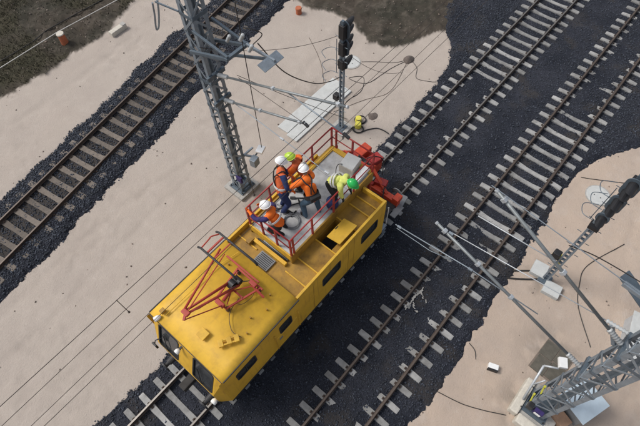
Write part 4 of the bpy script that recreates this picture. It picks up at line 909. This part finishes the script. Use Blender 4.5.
# white box with black band
zz = ground_z(6.8, -1.6); t = thing('marker_box', (6.8, -1.6, zz), 'small white box with black band alone on right-hand sand', 'box')
MB().rbox((6.82, -1.6, zz + .09), (.22, .34, .20), R(20)).build('box_body', 'white_paint', t, .02); MB().rbox((6.72, -1.636, zz + .09), (.06, .35, .205), R(20)).build('band', 'black', t, .01)
# block, stake, bin at the left
zz = ground_z(9.5, 23.0); t = thing('kerb_block', (9.5, 23.0, zz), 'pale elongated concrete block lying on sand at upper left', 'block')
MB().rbox((9.5, 22.95, zz + .12), (1.0, .30, .28), R(2)).build('block', 'concrete_pale', t, .03); MB().rbox((9.88, 22.96, zz + .27), (.24, .26, .04), R(2)).build('end_recess', 'concrete', t, .01)
zz = ground_z(7.1, 24.45); t = thing('marker_post', (7.1, 24.45, zz), 'stubby brick-red post under the white rope at upper left', 'post')
MB().tube([(7.1, 24.45, zz - .05), (7.1, 24.45, zz + .55)], [.20, .17], 16).build('stub', 'brick_orange', t); MB().tube([(7.1, 24.45, zz + .551), (7.1, 24.45, zz + .60)], [.21, .19], 16).build('cap', 'concrete_pale', t)
zz = ground_z(16.7, 16.3); t = thing('pipe_end', (16.7, 16.3, zz), 'short orange pipe end standing in sand at top centre', 'pipe')
MB().tube([(16.7, 16.3, zz - .05), (16.7, 16.3, zz + .34)], .16, 18).build('pipe', 'brick_orange', t); MB().tube([(16.7, 16.3, zz + .3), (16.7, 16.3, zz + .345), (16.7, 16.3, zz + .38)], [.18, .18, .16], 18).build('cap', 'brick_orange', t)
solo(MB().tube([(-6, 25.75, .12), (3.4, 24.98, .06), (7.15, 24.63, .30), (11.7, 24.45, .10), (20, 24.1, .1)], .022, 6), 'barrier_rope', 'white_rope', (7.1, 24.6, .2), 'taut white rope across the rough ground at upper left', 'rope')
solo(MB().tube([(x, 26.05 - .02 * x + .1 * math.sin(x), ground_z(x, 26.05) + .03) for x in range(-4, 22)], .03, 6), 'buried_cable', 'cable', (8, 25.9, -.3), 'dark cable along rough ground beyond the white rope', 'cable')
solo(MB().tube([(-2, 30.2, .05), (8, 29.75, .05), (14, 29.4, .05)], .03, 6), 'barrier_rope', 'white_rope', (8, 29.75, 0), 'white rope cutting the extreme upper left corner', 'rope')
# cables lying on the sand
def ground_cable(pts, r, label, m='cable'):
    q = cat_rom([(x, y, 0) for x, y in pts], 7); q = [(p.x, p.y, ground_z(p.x, p.y) + r * .7) for p in q]
    solo(MB().tube(q, r, 6), 'ground_cable', m, q[0], label, 'cable')
ground_cable([(12.2, 9.6), (13.2, 10.2), (14.3, 10.1), (15.1, 10.6), (14.6, 11.1), (14.9, 10.2), (16.4, 9.9), (17.4, 9.6)], .014, 'looped dark cable on sand from left signal to earth mound')
ground_cable([(15.9, 11.3), (16.4, 10.7), (16.9, 10.0), (17.5, 9.6)], .012, 'short dark cable curving from white manhole to earth mound')
ground_cable([(17.6, 9.5), (17.3, 8.9), (16.7, 8.5), (16.9, 7.9), (17.1, 7.6)], .013, 'dark cable from earth mound down to the ballast edge')
ground_cable([(12.4, 10.3), (14.0, 9.6), (15.2, 9.0), (17.3, 9.5)], .010, 'thin brown cable straight across sand beneath overhead wires', 'cable_brown')
ground_cable([(15.6, 14.6), (14.9, 13.4), (14.3, 12.6), (13.3, 11.6)], .010, 'thin cable on sand from top centre towards left signal', 'cable_brown')
ground_cable([(14.4, -3.1), (12.6, -2.4), (11.7, -2.5), (10.8, -2.9), (9.7, -3.9)], .016, 'dark cable curving over sand between right signal and mast')
ground_cable([(16.3, -.35), (16.6, -.9), (17.2, -1.9), (17.4, -2.4)], .016, 'short dark cable beside the white manhole at right edge')
ground_cable([(4.9, -.55), (5.1, -1.4), (5.4, -2.1), (5.75, -2.75)], .015, 'dark cable from ballast to beige footing of lower right mast')
ground_cable([(7.05, -.5), (6.95, -.8), (6.7, -1.0)], .014, 'stub of dark cable poking out of ballast on right sand')
ground_cable([(10.2, .35), (10.5, -.2), (10.9, -.7), (11.2, -1.1)], .035, 'upper thick black cable from right track to signal foot')
ground_cable([(9.9, .2), (10.2, -.35), (10.6, -.9), (10.85, -1.2)], .035, 'lower thick black cable from right track to signal foot')
# white scrap on the right track
zt = -.125; rs = random.Random(3)
scrap = thing('plastic_scrap', (7.2, 1.8, zt), 'torn pale plastic strips lying between rails of the right track', 'scrap')
def shreds(a, b, n, w):
    for k in range(n):
        t = (k + rs.uniform(-.4, .4)) / n; x = a[0] + (b[0] - a[0]) * t + rs.uniform(-.04, .04); y = a[1] + (b[1] - a[1]) * t + rs.uniform(-.05, .05); L = rs.uniform(.06, .16); th = math.atan2(b[1] - a[1], b[0] - a[0]) + rs.uniform(-.5, .5)
        MB().rbox((x, y, zt + rs.uniform(-.01, .02)), (L, rs.uniform(.4, 1.) * w, .006), th, rs.uniform(-.15, .15)).build('strip', 'concrete', scrap)
shreds((6.6, 1.98), (7.7, 1.92), 16, .08); shreds((6.9, 1.9), (6.7, 1.50), 6, .05); shreds((7.45, 1.9), (7.25, 1.56), 5, .045)
# rail joint bond pieces at the far end of the car's track
solo(MB().tube([(10.15, YB - .80, -.02), (10.15, YB - .80, .06)], [.10, .07], 14).rbox((10.2, YB - .80, .01), (.3, .12, .05)), 'wheel_chock', 'galv', (10.15, YB - .8, 0), 'round grey wheel stop clamped on rail by the red beam', 'wheel stop')
# ------------------------------------------------------------------ people
def ik(a, b, l1, l2, pole):
    a, b, pole = Vector(a), Vector(b), Vector(pole); d = b - a; L = d.length
    if L > (l1 + l2) * .995: b = a + d * ((l1 + l2) * .995 / L); d = b - a; L = d.length
    k = (l1 * l1 - l2 * l2 + L * L) / (2 * L); h = math.sqrt(max(l1 * l1 - k * k, 0)); u = d / L
    pp = pole - u * pole.dot(u); pp = pp.normalized() if pp.length > 1e-4 else u.orthogonal().normalized()
    return a + u * k + pp * h, b
def person(label, pelvis, neck, helm, face, hands, feet, cols, helmet, extras=(), knee=None, elbow_out=1.):
    root = thing('person', (pelvis[0], pelvis[1], PZ), label, 'person')
    pelvis, neck, helm = Vector(pelvis), Vector(neck), Vector(helm); f = Vector((face[0], face[1], 0)).normalized(); rg = f.cross(P(0, 0, 1)).normalized()
    ta = (neck - pelvis).normalized(); tf = (f - ta * f.dot(ta)).normalized()      # torso axis and its front
    V = []; E = []; Rr = []; B = []
    def v(p, r, par=None, tag='jacket'):
        V.append(Vector(p)); Rr.append(r if isinstance(r, tuple) else (r, r)); k = len(V) - 1
        if par is not None: E.append((par, k)); B.append((par, k, tag))
        return k
    L = (neck - pelvis).length
    p0 = v(pelvis, (.175, .15)); p1 = v(pelvis.lerp(neck, .34) - tf * .01, (.185, .155), p0, 'belt' if 'belt' in cols else 'jacket'); p2 = v(pelvis.lerp(neck, .72) - tf * .03, (.215, .17), p1); p3 = v(pelvis.lerp(neck, .94) - tf * .02, (.15, .12), p2); 
    hb = helm - P(0, 0, .05); p4 = v(neck.lerp(hb, .45), .058, p3, 'skin')
    HL = []
    for s, ft in zip((-1, 1), feet):
        hip = pelvis + rg * s * .10 - ta * .06; ank = Vector((ft[0], ft[1], PZ + .09))
        kp = (f + rg * s * .25) if knee is None else Vector(knee)
        kn, ank2 = ik(hip, ank, .44, .43, kp)
        h = v(hip, .122, p0, 'trousers'); m = v(hip.lerp(kn, .5), .108, h, 'trousers'); k = v(kn, .092, m, 'trousers'); c = v(kn.lerp(ank2, .4), .088, k, 'trousers'); a = v(ank2, .070, c, 'trousers')
        fd = (f + rg * s * .22).normalized(); t1 = v(ank2 + fd * .09 - P(0, 0, .045), (.06, .05), a, 'boot'); v(ank2 + fd * .195 - P(0, 0, .055), (.052, .034), t1, 'boot'); v(ank2 - fd * .06 - P(0, 0, .045), .042, a, 'boot')
    fing = []
    for s, hd in zip((-1, 1), hands):
        sh = pelvis.lerp(neck, .90) + rg * s * .205 - tf * .01; hd = Vector(hd)
        el, wr = ik(sh, hd, .30, .265, -P(0, 0, 1) * .8 + rg * s * elbow_out - f * .2)
        ac = v(V[p3].lerp(sh, .55), .10, p3); a0 = v(sh, .095, ac, 'sleeve'); a1 = v(sh.lerp(el, .5), .080, a0, 'sleeve'); a2 = v(el, .070, a1, 'sleeve'); a3 = v(el.lerp(wr, .45), .063, a2, 'sleeve'); a4 = v(wr, .034, a3, 'glove'); d = (wr - el).normalized(); a5 = v(wr + d * .075, (.042, .026), a4, 'glove')
        fing.append((wr, d, s))
    me = bpy.data.meshes.new('body_cage'); me.from_pydata([q - OFF[root.as_pointer()] for q in V], E, [])
    tmp = bpy.data.objects.new('body_cage', me); C.objects.link(tmp)
    md = tmp.modifiers.new('skin', 'SKIN'); md.use_smooth_shade = True; md.branch_smoothing = .6
    for i, sv in enumerate(me.skin_vertices[0].data): sv.radius = Rr[i]; sv.use_root = (i == 0)
    ss = tmp.modifiers.new('sub', 'SUBSURF'); ss.levels = 2; ss.render_levels = 2
    dg = bpy.context.evaluated_depsgraph_get(); dg.update()
    bme = bpy.data.meshes.new_from_object(tmp.evaluated_get(dg)); bpy.data.objects.remove(tmp); bpy.data.meshes.remove(me)
    bme.materials.clear(); tags = ['jacket', 'sleeve', 'trousers', 'boot', 'glove', 'skin', 'belt', 'dark']
    cm = dict(boot='boot', skin='skin', glove='skin', belt='black_cloth', dark='boot'); cm.update(cols)
    for tg in tags: bme.materials.append(MT[cm.get(tg, cm['jacket'])])
    off = OFF[root.as_pointer()]
    # clothes follow the bones they belong to
    segs = [(V[a] - off, V[b] - off, tags.index(tg), (max(Rr[a]) + max(Rr[b])) / 2) for a, b, tg in B]
    for pgn in bme.polygons:
        c = pgn.center; best = None
        for a, b, tg, r in segs:
            ab = b - a; t = max(0, min(1, (c - a).dot(ab) / max(ab.dot(ab), 1e-9))); dd = (c - a - ab * t).length - r * .8
            if best is None or dd < best[0]: best = (dd, tg)
        pgn.material_index = best[1]
    # head with face, and fingers, joined to the same mesh
    bm = bmesh.new(); bm.from_mesh(bme)
    hf = (f * .85 - P(0, 0, .35)).normalized(); hu = (P(0, 0, 1) - hf * hf.z).normalized(); hr = hf.cross(hu)
    hc = helm - off - hu * .06
    def blob(c, rad, axes, mi, seg=12, ring=8):
        r = bmesh.ops.create_uvsphere(bm, u_segments=seg, v_segments=ring, radius=1.)
        for w in r['verts']: w.co = c + axes[0] * w.co.x * rad[0] + axes[1] * w.co.y * rad[1] + axes[2] * w.co.z * rad[2]
        for fc in {q for w in r['verts'] for q in w.link_faces}: fc.material_index = mi; fc.smooth = True
    ax3 = (hr, hf, hu); sk = tags.index('skin')
    blob(hc, (.078, .098, .118), ax3, sk, 16, 12); blob(hc + hf * .05 - hu * .055, (.055, .05, .055), ax3, sk)
    blob(hc + hf * .104 - hu * .012, (.014, .02, .026), ax3, sk, 8, 6)
    for s in (-1, 1): blob(hc + hr * s * .079 - hu * .005, (.012, .022, .034), ax3, sk, 8, 6); blob(hc + hf * .088 + hr * s * .032 + hu * .012, (.013, .009, .009), ax3, tags.index('dark'), 8, 6)
    blob(hc + hf * .094 - hu * .058, (.026, .008, .007), ax3, tags.index('dark'), 8, 6); blob(hc - hf * .03 + hu * .03, (.082, .085, .09), ax3, tags.index('dark'))
    for wr, d, s in fing:
        sd_ = d.cross(f).normalized() if abs(d.dot(f)) < .95 else rg; nn = sd_.cross(d).normalized(); kn0 = wr - off + d * .085
        for i, ln in enumerate((.066, .078, .072, .056)):
            b0 = kn0 + sd_ * (i - 1.5) * .020; c1 = b0 + d * ln * .5; c2 = c1 + (d * .75 - nn * .55) * ln * .5
            mbt = MB().tube([b0 - d * .02, c1, c2], [.0095, .009, .007], 6); vv = [bm.verts.new(q) for q in mbt.v]
            for fc in mbt.f: q = bm.faces.new([vv[j] for j in fc]); q.material_index = 4; q.smooth = True
        b0 = wr - off + d * .03 + sd_ * s * .035; mbt = MB().tube([b0, b0 + d * .03 + sd_ * s * .022, b0 + d * .062 + sd_ * s * .02 - nn * .02], [.012, .011, .008], 6); vv = [bm.verts.new(q) for q in mbt.v]
        for fc in mbt.f: q = bm.faces.new([vv[j] for j in fc]); q.material_index = 4; q.smooth = True
    bm.to_mesh(bme); bm.free(); bme.name = 'body'; body = link('body', bme, root)
    # helmet: dome, brim, ridge
    hm = MB(); n = 20; vs = []; hcw = helm + hu * .01
    for i in range(7):
        th = math.pi / 2 * i / 6.4; 
        for j in range(n):
            a = 2 * math.pi * j / n; vs.append(hcw + (hr * math.cos(a) * .130 + hf * math.sin(a) * .155) * math.cos(th) + hu * (.128 * math.sin(th)))
    hm.add(vs, [(i * n + j, i * n + (j + 1) % n, (i + 1) * n + (j + 1) % n, (i + 1) * n + j) for i in range(6) for j in range(n)] + [tuple(6 * n + j for j in range(n))])
    bv = []
    for j in range(n):
        a = 2 * math.pi * j / n; e = 1.10 + .26 * max(0, math.sin(a)) ** 2
        bv += [hcw + hr * math.cos(a) * .128 + hf * math.sin(a) * .153, hcw + hr * math.cos(a) * .130 * 1.10 + hf * math.sin(a) * .155 * e - hu * (.012 + .02 * max(0, math.sin(a)))]
    hm.add(bv, [(2 * j, 2 * j + 1, (2 * ((j + 1) % n)) + 1, 2 * ((j + 1) % n)) for j in range(n)])
    ho = hm.build('helmet', helmet, root, smooth=True)
    part_tube(ho, 'helmet_ridge', helmet, [hcw - hf * .10 + hu * .097, hcw - hf * .03 + hu * .131, hcw + hf * .05 + hu * .126, hcw + hf * .12 + hu * .089], .010, 6)
    # bands, belts, straps
    def band(t0, rx, ry, w, m, nm):
        c = pelvis.lerp(neck, t0) - tf * .02; q = MB(); n = 22; vs = []
        for dz, e in ((-w / 2, 1.), (-w / 2, 1.07), (w / 2, 1.07), (w / 2, 1.)):
            for j in range(n): a = 2 * math.pi * j / n; vs.append(c + rg * math.cos(a) * rx * e + tf * math.sin(a) * ry * e + ta * dz)
        q.add(vs, [(i * n + j, i * n + (j + 1) % n, ((i + 1) % 4) * n + (j + 1) % n, ((i + 1) % 4) * n + j) for i in range(4) for j in range(n)]); q.build(nm, m, root)
    for ex in extras:
        if ex == 'belt': band(.16, .200, .175, .13, 'black_cloth', 'tool_belt'); MB().rbox(pelvis - tf * .19 + rg * .02 + ta * .05, (.30, .10, .16), math.atan2(rg.y, rg.x)).build('belt_pouch', 'black_cloth', root, .02)
        if ex == 'stripe': band(.50, .212, .172, .05, 'reflective', 'reflective_band')
        if ex == 'stripe2': band(.30, .196, .165, .05, 'reflective', 'reflective_band')
        if ex == 'harness':
            for s in (-1, 1): part_tube(root, 'harness_strap', 'black_cloth', cat_rom([pelvis.lerp(neck, .3) - tf * .165 + rg * s * .05, pelvis.lerp(neck, .65) - tf * .205 + rg * s * .02, pelvis.lerp(neck, .9) - tf * .155 + rg * s * .10, pelvis.lerp(neck, 1.04) + rg * s * .11, pelvis.lerp(neck, .8) + tf * .15 + rg * s * .10]), .018, 6)
        if ex == 'patch': MB().rbox(pelvis.lerp(neck, .62) - tf * .205, (.26, .02, .22), math.atan2(rg.y, rg.x), 0, -math.acos(max(-1, min(1, ta.z)))).build('back_patch', 'reflective', root, .005)
    root.scale = (1.18,) * 3; root.location += P(-.08, -.12, 0)
    return root
person('worker with white helmet, orange jacket, black tool belt and blue jeans, seen from behind', (6.02, 5.90, 4.38), (6.12, 6.20, 4.93), (6.21, 6.33, 5.08), (.35, 1), [(5.72, 6.62, 4.55), (6.50, 6.72, 4.62)], [(5.80, 5.98), (6.17, 5.80)], dict(jacket='orange_cloth', sleeve='orange_cloth', trousers='jeans', glove='skin'), 'helmet_white', ('belt', 'harness'))
person('standing worker with white helmet, navy sleeves and orange vest by left railing', (5.55, 6.80, 4.42), (5.82, 6.95, 4.98), (5.92, 7.04, 5.16), (.9, -.5), [(6.0, 6.78, 4.62), (5.72, 6.52, 4.48)], [(5.60, 6.90), (5.42, 6.72)], dict(jacket='orange_dull', sleeve='navy_cloth', trousers='navy_cloth', glove='orange_cloth'), 'helmet_white', ('harness', 'stripe2'))
person('crouching worker with white helmet, orange vest and black trousers at near platform corner', (4.80, 6.20, 4.08), (4.73, 6.47, 4.50), (4.75, 6.58, 4.70), (-.25, 1), [(4.42, 6.88, 4.45), (4.86, 6.86, 4.30)], [(4.80, 6.12), (5.02, 6.22)], dict(jacket='orange_cloth', sleeve='purple_cloth', trousers='black_cloth', glove='orange_cloth'), 'helmet_white', ('stripe',))
person('bending worker with green helmet and lime jacket at right railing', (6.92, 5.90, 4.28), (7.03, 5.50, 4.52), (7.09, 5.29, 4.54), (.25, -1), [(7.18, 5.40, 3.95), (6.84, 5.40, 3.92)], [(7.06, 5.92), (6.80, 5.86)], dict(jacket='lime_cloth', sleeve='lime_cloth', trousers='black_cloth', glove='black_cloth'), 'helmet_green', ('stripe', 'stripe2'))
person('worker with lime helmet and orange jacket bent over the left railing behind others', (6.58, 6.66, 4.34), (6.46, 6.93, 4.74), (6.44, 7.06, 4.92), (-.3, 1), [(6.12, 7.22, 4.55), (6.62, 7.26, 4.56)], [(6.44, 6.76), (6.72, 6.66)], dict(jacket='orange_dull', sleeve='orange_cloth', trousers='black_cloth', glove='tool_yellow'), 'helmet_lime', ('patch',))
